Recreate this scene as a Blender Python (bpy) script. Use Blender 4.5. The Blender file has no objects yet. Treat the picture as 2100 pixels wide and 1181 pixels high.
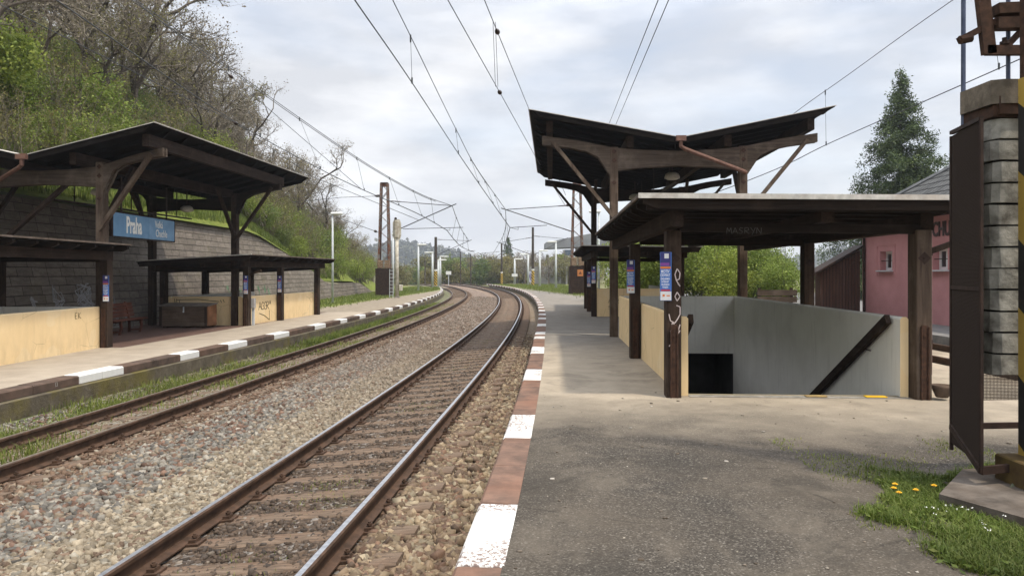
import bpy, math, random
import numpy as np
from mathutils import Vector, Matrix, Euler
R = math.radians
scene = bpy.context.scene
COL = scene.collection
# ------------------------------------------------------------------ camera
E = 1.70                      # eye height above the right-hand platform
FPX = 1520.0 / 2100.0
cam_d = bpy.data.cameras.new('camera'); cam = bpy.data.objects.new('camera', cam_d); COL.objects.link(cam)
cam_d.sensor_width = 36.0; cam_d.lens = 36.0 * FPX
cam_d.shift_y = -30.5 / 2100.0
cam_d.clip_start = 0.05; cam_d.clip_end = 6000
cam.location = (0, 0, E); cam.rotation_euler = (R(90), 0, 0)
scene.camera = cam
# ------------------------------------------------------------------ sun and sky
LIGHT = Vector((-0.34, 0.30, -1.0)).normalized()      # the way the sunlight travels
sun_elev = math.asin(-LIGHT.z); sun_az = math.atan2(-LIGHT.x, -LIGHT.y)
sun_d = bpy.data.lights.new('sun', 'SUN'); sun = bpy.data.objects.new('sun', sun_d); COL.objects.link(sun)
sun_d.energy = 2.3; sun_d.angle = R(3.0); sun_d.color = (1.0, 0.90, 0.74)
sun.rotation_euler = LIGHT.to_track_quat('-Z', 'Y').to_euler()
world = bpy.data.worlds.new('World'); scene.world = world; world.use_nodes = True
wt = world.node_tree; wn = wt.nodes; wl = wt.links
for n in list(wn): wn.remove(n)
w_out = wn.new('ShaderNodeOutputWorld'); w_bg = wn.new('ShaderNodeBackground')
w_sky = wn.new('ShaderNodeTexSky'); w_sky.sky_type = 'NISHITA'; w_sky.sun_disc = False
w_sky.sun_elevation = sun_elev; w_sky.sun_rotation = sun_az; w_sky.air_density = 1.0; w_sky.dust_density = 1.0
w_tc = wn.new('ShaderNodeTexCoord'); w_map = wn.new('ShaderNodeMapping')
w_map.inputs['Scale'].default_value = (1.3, 1.0, 4.2); w_map.inputs['Location'].default_value = (3.1, 0.4, 1.2)
w_map.inputs['Rotation'].default_value = (0, R(12), 0)
w_n1 = wn.new('ShaderNodeTexNoise'); w_n1.inputs['Scale'].default_value = 1.9; w_n1.inputs['Detail'].default_value = 9; w_n1.inputs['Roughness'].default_value = 0.52
w_n1.inputs['Distortion'].default_value = 0.25
w_r1 = wn.new('ShaderNodeValToRGB')
w_r1.color_ramp.elements[0].position = 0.34; w_r1.color_ramp.elements[0].color = (0.58, 0.58, 0.58, 1)
w_r1.color_ramp.elements[1].position = 0.57; w_r1.color_ramp.elements[1].color = (0.97, 0.97, 0.97, 1)
w_n2 = wn.new('ShaderNodeTexNoise'); w_n2.inputs['Scale'].default_value = 3.6; w_n2.inputs['Detail'].default_value = 8; w_n2.inputs['Roughness'].default_value = 0.55
w_r2 = wn.new('ShaderNodeValToRGB')
w_r2.color_ramp.elements[0].position = 0.42; w_r2.color_ramp.elements[0].color = (4.2, 4.28, 4.5, 1)
w_r2.color_ramp.elements[1].position = 0.66; w_r2.color_ramp.elements[1].color = (6.1, 6.1, 6.15, 1)
w_mix = wn.new('ShaderNodeMix'); w_mix.data_type = 'RGBA'
wl.new(w_tc.outputs['Generated'], w_map.inputs['Vector'])
wl.new(w_map.outputs['Vector'], w_n1.inputs['Vector']); wl.new(w_map.outputs['Vector'], w_n2.inputs['Vector'])
wl.new(w_n1.outputs['Fac'], w_r1.inputs['Fac']); wl.new(w_n2.outputs['Fac'], w_r2.inputs['Fac'])
wl.new(w_r1.outputs['Color'], w_mix.inputs['Factor'])
wl.new(w_sky.outputs['Color'], w_mix.inputs['A']); wl.new(w_r2.outputs['Color'], w_mix.inputs['B'])
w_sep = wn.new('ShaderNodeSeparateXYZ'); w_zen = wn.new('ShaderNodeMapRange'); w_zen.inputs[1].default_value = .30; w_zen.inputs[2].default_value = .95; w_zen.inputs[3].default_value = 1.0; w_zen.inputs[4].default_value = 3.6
wl.new(w_tc.outputs['Generated'], w_sep.inputs[0]); wl.new(w_sep.outputs[2], w_zen.inputs[0])   # thin overcast is brighter overhead; boosted further there, out of view, for ambient fill
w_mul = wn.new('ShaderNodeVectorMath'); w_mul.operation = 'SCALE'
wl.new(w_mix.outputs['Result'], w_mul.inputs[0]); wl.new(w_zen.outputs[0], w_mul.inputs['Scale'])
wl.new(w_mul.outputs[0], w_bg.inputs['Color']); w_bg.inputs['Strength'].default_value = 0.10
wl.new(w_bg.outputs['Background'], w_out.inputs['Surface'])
vs = scene.view_settings
scene.display_settings.display_device = 'sRGB'
vs.view_transform = 'Standard'; vs.look = 'None'; vs.exposure = 0.85; vs.gamma = 1.0
cy = scene.cycles
cy.max_bounces = 8; cy.diffuse_bounces = 5; cy.glossy_bounces = 2; cy.transmission_bounces = 3; cy.transparent_max_bounces = 6
cy.use_denoising = True
# ------------------------------------------------------------------ helpers
def rot2(p, a): return (p[0]*math.cos(a)-p[1]*math.sin(a), p[0]*math.sin(a)+p[1]*math.cos(a))

class MB:
    """collects polygons and links them as ONE mesh object"""
    def __init__(s): s.v = []; s.f = []; s.m = []; s.cur = 0
    def mat(s, i): s.cur = i; return s
    def poly(s, pts):
        b = len(s.v); s.v += [tuple(p) for p in pts]; s.f.append(tuple(range(b, b+len(pts)))); s.m.append(s.cur)
    def add(s, vs, fs):
        b = len(s.v); s.v += [tuple(p) for p in vs]
        for f in fs: s.f.append(tuple(i+b for i in f)); s.m.append(s.cur)
    def box(s, x0, x1, y0, y1, z0, z1, a=0.0, bev=0.0):
        if x1 < x0: x0, x1 = x1, x0
        if y1 < y0: y0, y1 = y1, y0
        if z1 < z0: z0, z1 = z1, z0
        if bev <= 0:
            vs = [(x0,y0,z0),(x1,y0,z0),(x1,y1,z0),(x0,y1,z0),(x0,y0,z1),(x1,y0,z1),(x1,y1,z1),(x0,y1,z1)]
            fs = [(0,3,2,1),(4,5,6,7),(0,1,5,4),(1,2,6,5),(2,3,7,6),(3,0,4,7)]
        else:
            b = min(bev, (x1-x0)*.45, (y1-y0)*.45, (z1-z0)*.45); vs = []
            for (zz, i) in ((z0, b), (z0+b, 0), (z1-b, 0), (z1, b)):
                X0, X1, Y0, Y1 = x0+i, x1-i, y0+i, y1-i
                c = b-i*0.0 if i == 0 else b*.4
                vs += [(X0+c,Y0,zz),(X1-c,Y0,zz),(X1,Y0+c,zz),(X1,Y1-c,zz),(X1-c,Y1,zz),(X0+c,Y1,zz),(X0,Y1-c,zz),(X0,Y0+c,zz)]
            fs = [tuple(range(7,-1,-1)), tuple(range(24,32))]
            for r in range(3):
                for k in range(8):
                    a0 = r*8+k; a1 = r*8+(k+1) % 8
                    fs.append((a0, a1, a1+8, a0+8))
        s.add(vs, fs)
    def beam(s, p0, p1, w, h, up=(0,0,1)):
        p0 = Vector(p0); p1 = Vector(p1); d = (p1-p0)
        if d.length < 1e-6: return
        d.normalize(); u = Vector(up)
        sx = d.cross(u)
        if sx.length < 1e-4: sx = d.cross(Vector((1,0,0)))
        sx.normalize(); sz = sx.cross(d).normalized()
        a, b = sx*(w/2), sz*(h/2)
        vs = [p0-a-b, p0+a-b, p0+a+b, p0-a+b, p1-a-b, p1+a-b, p1+a+b, p1-a+b]
        s.add(vs, [(0,3,2,1)[::-1],(4,5,6,7)[::-1],(0,1,5,4)[::-1],(1,2,6,5)[::-1],(2,3,7,6)[::-1],(3,0,4,7)[::-1]])
    def tube(s, pts, r, n=6, cap=True):
        pts = [Vector(p) for p in pts]
        rs = r if isinstance(r, (list, tuple)) else [r]*len(pts)
        b = len(s.v); prev = None
        for i, p in enumerate(pts):
            d = (pts[min(i+1, len(pts)-1)]-pts[max(i-1, 0)])
            if d.length < 1e-9: d = Vector((0,0,1))
            d.normalize()
            if prev is None:
                ref = Vector((0,0,1)) if abs(d.z) < .9 else Vector((1,0,0))
                u = d.cross(ref).normalized()
            else:
                u = prev-d*prev.dot(d)
                if u.length < 1e-5: u = d.cross(Vector((0,1,0)))
                u.normalize()
            prev = u; v = d.cross(u)
            for k in range(n):
                t = 2*math.pi*k/n
                s.v.append(tuple(p+(u*math.cos(t)+v*math.sin(t))*rs[i]))
        for i in range(len(pts)-1):
            for k in range(n):
                a0 = b+i*n+k; a1 = b+i*n+(k+1) % n
                s.f.append((a0, a1, a1+n, a0+n)); s.m.append(s.cur)
        if cap:
            s.f.append(tuple(b+k for k in range(n))[::-1]); s.m.append(s.cur)
            e = b+(len(pts)-1)*n
            s.f.append(tuple(e+k for k in range(n))); s.m.append(s.cur)
    def prism(s, poly, axis, a0, a1):
        """poly of 2-D points extruded along axis 'x','y' or 'z'"""
        def P(p, a):
            return {'x': (a, p[0], p[1]), 'y': (p[0], a, p[1]), 'z': (p[0], p[1], a)}[axis]
        n = len(poly); b = len(s.v)
        s.v += [P(p, a0) for p in poly]+[P(p, a1) for p in poly]
        s.f.append(tuple(b+i for i in range(n))); s.m.append(s.cur)
        s.f.append(tuple(b+n+i for i in range(n))[::-1]); s.m.append(s.cur)
        for i in range(n):
            j = (i+1) % n
            s.f.append((b+j, b+i, b+n+i, b+n+j)); s.m.append(s.cur)
    def lathe(s, prof, c=(0,0,0), n=14):
        b = len(s.v)
        for (r, z) in prof:
            for k in range(n):
                t = 2*math.pi*k/n; s.v.append((c[0]+r*math.cos(t), c[1]+r*math.sin(t), c[2]+z))
        for i in range(len(prof)-1):
            for k in range(n):
                a0 = b+i*n+k; a1 = b+i*n+(k+1) % n
                s.f.append((a0, a1, a1+n, a0+n)); s.m.append(s.cur)
        s.f.append(tuple(b+k for k in range(n))[::-1]); s.m.append(s.cur)
        e = b+(len(prof)-1)*n
        s.f.append(tuple(e+k for k in range(n))); s.m.append(s.cur)
    def build(s, name, mats, parent=None, smooth=False, recalc=True):
        me = bpy.data.meshes.new(name); me.from_pydata(s.v, [], s.f)
        if not isinstance(mats, (list, tuple)): mats = [mats]
        for m in mats: me.materials.append(m)
        if len(mats) > 1: me.polygons.foreach_set('material_index', s.m)
        if recalc and len(s.f) < 60000:
            import bmesh
            bm = bmesh.new(); bm.from_mesh(me); bmesh.ops.recalc_face_normals(bm, faces=bm.faces); bm.to_mesh(me); bm.free()
        if smooth: me.polygons.foreach_set('use_smooth', [True]*len(me.polygons))
        me.update()
        o = bpy.data.objects.new(name, me); COL.objects.link(o)
        if parent is not None: o.parent = parent
        return o

def raw_mesh(name, verts, faces, mats, parent=None, colors=None, smooth=False):
    """fast path: numpy verts (n,3) and faces (m,k)"""
    me = bpy.data.meshes.new(name)
    verts = np.asarray(verts, np.float32); faces = np.asarray(faces, np.int32); k = faces.shape[1]
    me.vertices.add(len(verts)); me.vertices.foreach_set('co', verts.ravel())
    me.loops.add(faces.size); me.loops.foreach_set('vertex_index', faces.ravel())
    me.polygons.add(len(faces)); me.polygons.foreach_set('loop_start', np.arange(0, faces.size, k, dtype=np.int32))
    try: me.polygons.foreach_set('loop_total', np.full(len(faces), k, np.int32))
    except Exception: pass
    if not isinstance(mats, (list, tuple)): mats = [mats]
    for m in mats: me.materials.append(m)
    if colors is not None:
        at = me.attributes.new('col', 'FLOAT_COLOR', 'POINT'); c4 = np.ones((len(verts), 4), np.float32); c4[:, :3] = colors
        at.data.foreach_set('color', c4.ravel())
    if smooth: me.polygons.foreach_set('use_smooth', np.ones(len(faces), bool))
    me.update(calc_edges=True); me.validate()
    o = bpy.data.objects.new(name, me); COL.objects.link(o)
    if parent is not None: o.parent = parent
    return o

def tag(o, label=None, cat=None, group=None, kind=None):
    if label: o['label'] = label
    if cat: o['category'] = cat
    if group: o['group'] = group
    if kind: o['kind'] = kind
    return o
def thing(name, label, cat, loc=(0,0,0), rz=0.0, group=None):
    o = bpy.data.objects.new(name, None); o.empty_display_size = .2; COL.objects.link(o)
    o.location = loc; o.rotation_euler = (0, 0, rz)
    return tag(o, label, cat, group)
def dup(root, loc=None, rz=None, label=None, group=None, scale=None):
    r = root.copy(); COL.objects.link(r)
    if loc is not None: r.location = loc
    if rz is not None: r.rotation_euler = (0, 0, rz)
    if scale is not None: r.scale = scale if isinstance(scale, (tuple, list)) else (scale,)*3
    if label: r['label'] = label
    if group: r['group'] = group
    for ch in list(root.children):
        c = ch.copy(); COL.objects.link(c); c.parent = r
        for g in ch.children:
            d = g.copy(); COL.objects.link(d); d.parent = c
    return r

# ------------------------------------------------------------------ materials
def srgb(r, g, b):
    def l(c):
        c /= 255.0
        return c/12.92 if c <= .04045 else ((c+.055)/1.055)**2.4
    return (l(r), l(g), l(b))
class NT:
    def __init__(s, name):
        s.m = bpy.data.materials.new(name); s.m.use_nodes = True; s.t = s.m.node_tree; s.n = s.t.nodes
        s.b = s.n['Principled BSDF']; s.out = s.n['Material Output']
        s.geo = None
    def pos(s, scale=(1,1,1), loc=(0,0,0), rot=(0,0,0), src='world'):
        if src == 'world':
            if s.geo is None: s.geo = s.n.new('ShaderNodeNewGeometry')
            o = s.geo.outputs['Position']
        else:
            tc = s.n.new('ShaderNodeTexCoord'); o = tc.outputs['Object']
        mp = s.n.new('ShaderNodeMapping'); mp.inputs['Scale'].default_value = scale; mp.inputs['Location'].default_value = loc
        mp.inputs['Rotation'].default_value = rot
        s.t.links.new(o, mp.inputs['Vector']); return mp.outputs['Vector']
    def noise(s, vec, scale, detail=4, rough=.55, dist=0.0):
        n = s.n.new('ShaderNodeTexNoise'); n.inputs['Scale'].default_value = scale; n.inputs['Detail'].default_value = detail
        n.inputs['Roughness'].default_value = rough; n.inputs['Distortion'].default_value = dist
        s.t.links.new(vec, n.inputs['Vector']); return n.outputs['Fac']
    def voro(s, vec, scale, out='Color', feat='F1'):
        n = s.n.new('ShaderNodeTexVoronoi'); n.feature = feat; n.inputs['Scale'].default_value = scale
        s.t.links.new(vec, n.inputs['Vector']); return n.outputs[out]
    def ramp(s, fac, stops):
        r = s.n.new('ShaderNodeValToRGB'); cr = r.color_ramp
        while len(cr.elements) < len(stops): cr.elements.new(.5)
        for e, (p, c) in zip(cr.elements, stops):
            e.position = p; e.color = (c, c, c, 1) if not isinstance(c, (tuple, list)) else (*c[:3], 1)
        s.t.links.new(fac, r.inputs['Fac']); return r.outputs['Color']
    def mix(s, fac, a, b, mode='MIX'):
        n = s.n.new('ShaderNodeMix'); n.data_type = 'RGBA'; n.blend_type = mode
        for val, key in ((fac, 'Factor'), (a, 'A'), (b, 'B')):
            if isinstance(val, bpy.types.NodeSocket): s.t.links.new(val, n.inputs[key])
            elif key == 'Factor': n.inputs[0].default_value = val
            else: n.inputs[key].default_value = (*val[:3], 1)
        return n.outputs['Result']
    def math(s, op, a, b=0.0, c=None):
        n = s.n.new('ShaderNodeMath'); n.operation = op
        for i, v in enumerate((a, b) if c is None else (a, b, c)):
            if isinstance(v, bpy.types.NodeSocket): s.t.links.new(v, n.inputs[i])
            else: n.inputs[i].default_value = v
        return n.outputs[0]
    def sep(s, vec):
        n = s.n.new('ShaderNodeSeparateXYZ'); s.t.links.new(vec, n.inputs[0]); return n.outputs
    def bump(s, h, strength=.4, dist=.02):
        n = s.n.new('ShaderNodeBump'); n.inputs['Strength'].default_value = strength; n.inputs['Distance'].default_value = dist
        s.t.links.new(h, n.inputs['Height']); s.t.links.new(n.outputs['Normal'], s.b.inputs['Normal'])
    def done(s, col, rough=.8, metal=0.0, spec=.3):
        if isinstance(col, bpy.types.NodeSocket): s.t.links.new(col, s.b.inputs['Base Color'])
        else: s.b.inputs['Base Color'].default_value = (*col[:3], 1)
        if isinstance(rough, bpy.types.NodeSocket): s.t.links.new(rough, s.b.inputs['Roughness'])
        else: s.b.inputs['Roughness'].default_value = rough
        s.b.inputs['Metallic'].default_value = metal
        s.b.inputs['Specular IOR Level'].default_value = spec
        return s.m
def simple(name, c1, c2, scale=6, rough=.8, metal=0, bump=.2, bdist=.01, spec=.16, stretch=(1,1,1), src='world', lo=.35, hi=.65, detail=6, big=None):
    t = NT(name); v = t.pos(stretch, src=src)
    f = t.noise(v, scale, detail, .6)
    c = t.ramp(f, [(lo, c1), (hi, c2)])
    if big:
        g = t.noise(t.pos(src=src), big[0], 4, .6); c = t.mix(t.ramp(g, [(.45, 0.0), (.7, big[2] if len(big) > 2 else .7)]), c, big[1])
    if bump: t.bump(t.noise(v, scale*3, 5, .65), bump, bdist)
    return t.done(c, rough, metal, spec)
def plain(name, c, rough=.6, metal=0, spec=.4):
    return NT(name).done(c, rough, metal, spec)

def wood(name, c1, c2, axis='z', worn=None):
    """weathered timber with grain along one axis of the object"""
    t = NT(name); st = {'x': (1.2, 22, 22), 'y': (22, 1.2, 22), 'z': (22, 22, 1.2)}[axis]
    v = t.pos(st, src='object')
    f = t.noise(v, 1.0, 6, .65, .4)
    c = t.ramp(f, [(.3, c1), (.7, c2)])
    g = t.noise(t.pos(src='world'), 2.3, 5, .6)
    c = t.mix(t.ramp(g, [(.5, 0.0), (.75, .55)]), c, worn or tuple(x*1.9 for x in c2))
    t.bump(t.noise(v, 1.7, 6, .7), .5, .006)
    return t.done(c, .85, 0, .07)
M = {}
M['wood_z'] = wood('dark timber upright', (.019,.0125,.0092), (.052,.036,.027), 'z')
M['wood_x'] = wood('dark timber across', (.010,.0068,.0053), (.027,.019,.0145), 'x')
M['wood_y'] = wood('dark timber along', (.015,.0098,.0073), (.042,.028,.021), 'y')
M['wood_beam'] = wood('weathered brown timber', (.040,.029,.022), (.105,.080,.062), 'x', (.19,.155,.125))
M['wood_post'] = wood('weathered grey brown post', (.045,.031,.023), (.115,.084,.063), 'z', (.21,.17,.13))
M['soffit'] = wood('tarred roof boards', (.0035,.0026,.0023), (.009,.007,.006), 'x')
M['zinc'] = simple('weathered zinc sheet', (.36,.345,.32), (.56,.545,.51), 9, .6, .0, .1, big=(1.5, (.30,.22,.165), .5))
M['roof_edge'] = simple('brownish weathered roof sheet', (.07,.052,.042), (.15,.12,.10), 6, .85)
M['roofing'] = simple('grey roofing felt', (.10,.10,.10), (.2,.2,.2), 5, .9)
M['rust'] = simple('rusty painted steel', (.030,.017,.012), (.070,.036,.023), 14, .75, 0, .3, .004)
M['rust2'] = simple('rust with old grey paint', (.16,.15,.14), (.13,.05,.025), 5, .75, 0, .2, .004, lo=.4, hi=.58)
M['darkmetal'] = simple('dark brown sheet steel', (.016,.010,.008), (.040,.024,.018), 7, .7, 0, .2, .004)
M['copper_pipe'] = simple('brown painted drainpipe', (.10,.055,.043), (.18,.10,.075), 8, .5, .1, .1)
M['galv'] = simple('pale grey painted steel', (.40,.43,.45), (.50,.53,.55), 5, .5, .0, .05)
M['white_metal'] = plain('white lamp head', (.62,.63,.62), .45)
M['wire'] = plain('overhead wire', (.045,.05,.055), .55, .3)
M['insul'] = simple('brown glazed insulator', (.03,.02,.016), (.06,.04,.03), 20, .3, 0, .0)
M['black'] = plain('black', (.005,.005,.005), .9, 0, .1)
def yellow_wall():
    t = NT('cream yellow render'); v = t.pos()
    c = t.ramp(t.noise(v, 1.4, 5, .6), [(.3, (.69,.515,.285)), (.7, (.76,.58,.335))])
    z = t.sep(t.pos())[2]
    dirt = t.math('MULTIPLY', t.ramp(t.noise(t.pos((1,1,.35)), 5, 6, .7), [(.4, 0.0), (.75, 1.0)]), t.ramp(t.math('ADD', z, .3), [(.0, 1.0), (.62, .25)]))
    patch = t.ramp(t.noise(t.pos((1,1,1.3)), 1.15, 2, .4), [(.60, 0.0), (.615, .35)]); c = t.mix(patch, c, (.74,.61,.40))
    streak = t.ramp(t.noise(t.pos((5,5,.35)), 1.6, 6, .7), [(.58, 0.0), (.8, .28)]); c = t.mix(streak, c, (.42,.32,.19))
    c = t.mix(t.math('MULTIPLY', dirt, .5), c, (.26,.19,.115))
    crack = t.ramp(t.voro(t.pos((1,1,1)), 1.3, 'Distance', 'DISTANCE_TO_EDGE'), [(.0, .75), (.008, 0.0)]); c = t.mix(t.math('MULTIPLY', crack, t.ramp(t.noise(v, .8, 3, .5), [(.5, 0.0), (.56, 1.0)])), c, (.14,.10,.06))
    t.bump(t.noise(v, 60, 5, .6), .25, .006)
    return t.done(c, .88, 0, .2)
M['yellow_wall'] = yellow_wall()
def grey_wall():
    t = NT('pale grey render'); v = t.pos()
    c = t.ramp(t.noise(v, 1.2, 5, .6), [(.3, (.74,.725,.665)), (.7, (.82,.805,.75))])
    st = t.ramp(t.noise(t.pos((6,6,.5)), 2.0, 6, .7), [(.52, 0.0), (.8, .5)])
    c = t.mix(st, c, (.48,.465,.42))
    low = t.ramp(t.noise(t.pos((1,1,1.5)), .9, 4, .6), [(.5, 0.0), (.7, .4)]); c = t.mix(low, c, (.62,.60,.55))
    t.bump(t.noise(v, 50, 5, .6), .2, .005)
    return t.done(c, .85, 0, .25)
M['grey_wall'] = grey_wall()
M['concrete'] = simple('aged concrete', (.16,.15,.13), (.30,.28,.25), 6, .9, 0, .4, .01, big=(1.1, (.10,.09,.075), .6))
M['block'] = simple('cast concrete weight', (.18,.172,.148), (.34,.325,.285), 6, .9, 0, .8, .012, big=(5.5, (.05,.042,.032), .85))
M['brown_kerb'] = simple('brown kerb stone', (.085,.058,.046), (.17,.105,.078), 4, .9, 0, .3, .006, big=(.8, (.20,.10,.065), .6))
def white_kerb():
    t = NT('white painted kerb stone'); v = t.pos()
    wear = t.math('MULTIPLY', t.ramp(t.noise(v, 30, 8, .75), [(.47, 0.0), (.53, 1.0)]), t.math('MULTIPLY', t.ramp(t.noise(t.pos(loc=(4.3,1.2,0)), 1.7, 4, .55), [(.44, 0.0), (.57, 1.0)]), t.math('GREATER_THAN', t.sep(v)[0], -2.0)))
    c = t.mix(t.noise(v, 9, 5, .6), (.50,.50,.485), (.64,.64,.62))
    c = t.mix(wear, c, (.15,.11,.095))
    t.bump(t.noise(v, 40, 5, .6), .25, .004)
    return t.done(c, .8, 0, .3)
M['kerb_left'] = simple('dark brown kerb stone', (.050,.037,.030), (.105,.072,.056), 4, .9, 0, .3, .006, big=(.8, (.13,.075,.05), .5))
M['white_kerb'] = white_kerb()
M['rail_side'] = simple('brown rusty rail', (.040,.025,.017), (.085,.050,.033), 9, .7, .1, .2, .003)
M['rail_top'] = simple('polished rail head', (.30,.31,.33), (.46,.47,.49), 20, .33, .8, 0)
M['rail_dull'] = simple('dull rail head', (.10,.085,.065), (.16,.14,.11), 20, .5, .3, 0)
M['sleeper'] = simple('oily timber sleeper', (.055,.040,.029), (.185,.135,.098), 3.0, .9, 0, .7, .012, stretch=(1.2,16,16), src='object', big=(.9, (.12,.065,.04), .7))
def attr_mat(name, rough=.9, bump=True, trans=0.0):
    t = NT(name); a = t.n.new('ShaderNodeAttribute'); a.attribute_name = 'col'
    c = a.outputs['Color']
    if bump:
        f = t.noise(t.pos(), 70, 4, .6); c = t.mix(.35, c, t.ramp(f, [(.3, .25), (.7, 1.0)]), 'MULTIPLY')
    return t.done(c, rough, 0, .25)
M['stone'] = attr_mat('crushed stone')
def leaf_mat(name, c1, c2, c3, trans=.35):
    t = NT(name)
    if t.geo is None: t.geo = t.n.new('ShaderNodeNewGeometry')
    c = t.ramp(t.geo.outputs['Random Per Island'], [(0.0, c1), (.55, c2), (1.0, c3)])
    big = t.noise(t.pos(), .9, 3, .5); c = t.mix(.8, c, t.ramp(big, [(.3, .55), (.7, 1.25)]), 'MULTIPLY')
    oi = t.n.new('ShaderNodeObjectInfo')
    c = t.mix(.55, c, t.ramp(oi.outputs['Random'], [(0, (.75,.82,.7)), (.5, (1,1,1)), (1, (1.25,1.12,.85))]), 'MULTIPLY')
    t.done(c, .6, 0, .25)
    tr = t.n.new('ShaderNodeBsdfTranslucent'); mx = t.n.new('ShaderNodeMixShader'); mx.inputs[0].default_value = trans
    t.t.links.new(c, tr.inputs['Color']); t.t.links.new(t.b.outputs[0], mx.inputs[1]); t.t.links.new(tr.outputs[0], mx.inputs[2])
    t.t.links.new(mx.outputs[0], t.out.inputs['Surface']); return t.m
M['leaf_spring'] = leaf_mat('fresh spring leaves', (.11,.165,.028), (.19,.25,.045), (.29,.34,.075))
M['leaf_mid'] = leaf_mat('mid green leaves', (.075,.12,.03), (.135,.185,.05), (.22,.26,.08))
M['leaf_olive'] = leaf_mat('olive budding leaves', (.12,.11,.045), (.18,.165,.06), (.25,.23,.085))
M['bud'] = leaf_mat('brown buds and dry seed clusters', (.14,.118,.09), (.20,.172,.13), (.27,.24,.18), .2)
M['needle'] = leaf_mat('dark conifer needles', (.028,.05,.02), (.055,.088,.03), (.12,.155,.055), .15)
M['grass'] = leaf_mat('grass blades', (.065,.10,.015), (.11,.155,.024), (.19,.21,.06))
M['grass_dry'] = leaf_mat('weedy mixed grass', (.08,.115,.02), (.14,.18,.035), (.20,.21,.06))
M['bark'] = simple('dark grey brown bark', (.05,.042,.034), (.12,.10,.082), 12, .9, 0, .4, .01)
M['twig'] = simple('brown twigs', (.12,.102,.08), (.21,.185,.15), 7, .9, 0, 0)
M['stem'] = simple('pale dry stems', (.13,.11,.075), (.23,.20,.14), 7, .9, 0, 0)
# ------------------------------------------------------------------ the line of the railway (right-hand rail of the nearer track)
PC = [-3.380732287462413e-08, 3.0008297093140152e-06, -0.0009896663544299578, 0.09394804199388197, -1.807414244655015]
def XB(y):
    if y <= 90: return (((PC[0]*y+PC[1])*y+PC[2])*y+PC[3])*y+PC[4]
    x0 = XB(90); s = SB(90); d = y-90
    return x0+s*d-.0011*d*d
def SB(y):
    if y <= 90: return ((4*PC[0]*y+3*PC[1])*y+2*PC[2])*y+PC[3]
    return SB(90)-.0022*(y-90)
def OFF(y, u):
    s = SB(y); n = math.hypot(1, s)
    return (XB(y)+u/n, y-u*s/n)
def lerp(x, pts):
    if x <= pts[0][0]: return pts[0][1]
    for (a, b), (c, d) in zip(pts, pts[1:]):
        if x <= c: return b+(d-b)*(x-a)/(c-a)
    return pts[-1][1]
ZPROF = [(-7.6,-.66),(-7.2,-.67),(-6.5,-.74),(-6.0,-.735),(-4.5,-.60),(-4.0,-.575),(-3.2,-.53),(-2.5,-.55),(-1.8,-.585),(-1.5,-.59),(0.0,-.445),(.25,-.45),(.6,-.48),(1.3,-.53)]
def zbal(u): return lerp(u, ZPROF)
KR = lambda y: lerp(y, [(5, 1.08), (20, .90), (200, .92)])        # track-side edge of the right platform
KL = lambda y: lerp(y, [(14, -7.32), (42, -6.98), (200, -6.95)])  # and of the left one
ZL = -.20                                                         # level of the left platform
def ymix(a, b, t): return tuple(a[i]+(b[i]-a[i])*t for i in range(3))
YS = [i*.5-1 for i in range(0, 60)]+[29+i*1.0 for i in range(0, 70)]+[99+i*4.0 for i in range(0, 22)]

# ---- ballast bed
def bal_col(u, y):
    far = min(1, max(0, (y-9)/22))
    beige = ymix((.30,.235,.15), (.20,.14,.10), far); mixed = ymix((.14,.11,.09), (.17,.12,.09), far)
    if u > .15: c = ymix((.12,.085,.06), (.17,.125,.08), min(1, (u-.15)/.5))
    elif u > -1.55: c = (.075,.052,.036)
    elif u > -1.75: c = (.10,.07,.048)
    elif u > -2.6: c = beige
    elif u > -3.75: c = mixed
    elif u > -4.6: c = (.135,.085,.055)
    elif u > -6.2: c = (.15,.125,.085)
    else: c = ymix((.13,.11,.07), (.085,.105,.03), max(0, min(1, .5+.5*math.sin(y*1.7)+.4*math.sin(y*4.1+u*3))))
    return c
us = [1.35,1.1,.8,.5,.25,.1,0,-.2,-.5,-.75,-1,-1.3,-1.5,-1.6,-1.8,-2.1,-2.4,-2.6,-2.8,-3.1,-3.4,-3.7,-3.9,-4.2,-4.5,-4.8,-5.2,-5.6,-6,-6.3,-6.6,-7.0,-7.7]
ys = [i*.25 for i in range(0, 120)]+[30+i*1.0 for i in range(0, 70)]+[100+i*4.0 for i in range(0, 22)]
rng = np.random.default_rng(5)
bv = []; bc = []
for y in ys:
    for u in us:
        p = OFF(y, u); bv.append((p[0], p[1], zbal(u)+(rng.random()-.5)*.018)); bc.append(bal_col(u, y))
nu = len(us)
bf = [(j*nu+i, j*nu+i+1, (j+1)*nu+i+1, (j+1)*nu+i) for j in range(len(ys)-1) for i in range(nu-1)]
def ballast_mat():
    t = NT('ballast bed'); a = t.n.new('ShaderNodeAttribute'); a.attribute_name = 'col'
    v = t.pos()
    cell = t.voro(v, 19, 'Color'); d = t.voro(v, 19, 'Distance')
    val = t.n.new('ShaderNodeSeparateColor'); t.t.links.new(cell, val.inputs[0])
    c = t.mix(.8, a.outputs['Color'], t.ramp(val.outputs[0], [(0, .35), (.5, .9), (1, 1.5)]), 'MULTIPLY')
    c = t.mix(t.ramp(val.outputs[1], [(.72, 0.0), (.9, .4)]), c, (.33,.32,.30))
    g = t.noise(v, .55, 4, .6)
    c = t.mix(t.ramp(g, [(.60, 0.0), (.74, .5)]), c, (.11,.125,.04))
    t.bump(t.math('SUBTRACT', 1.0, d), .9, .05)
    return t.done(c, .92, 0, .2)
o = raw_mesh('ballast', bv, bf, ballast_mat(), None, bc); tag(o, kind='structure')

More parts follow.
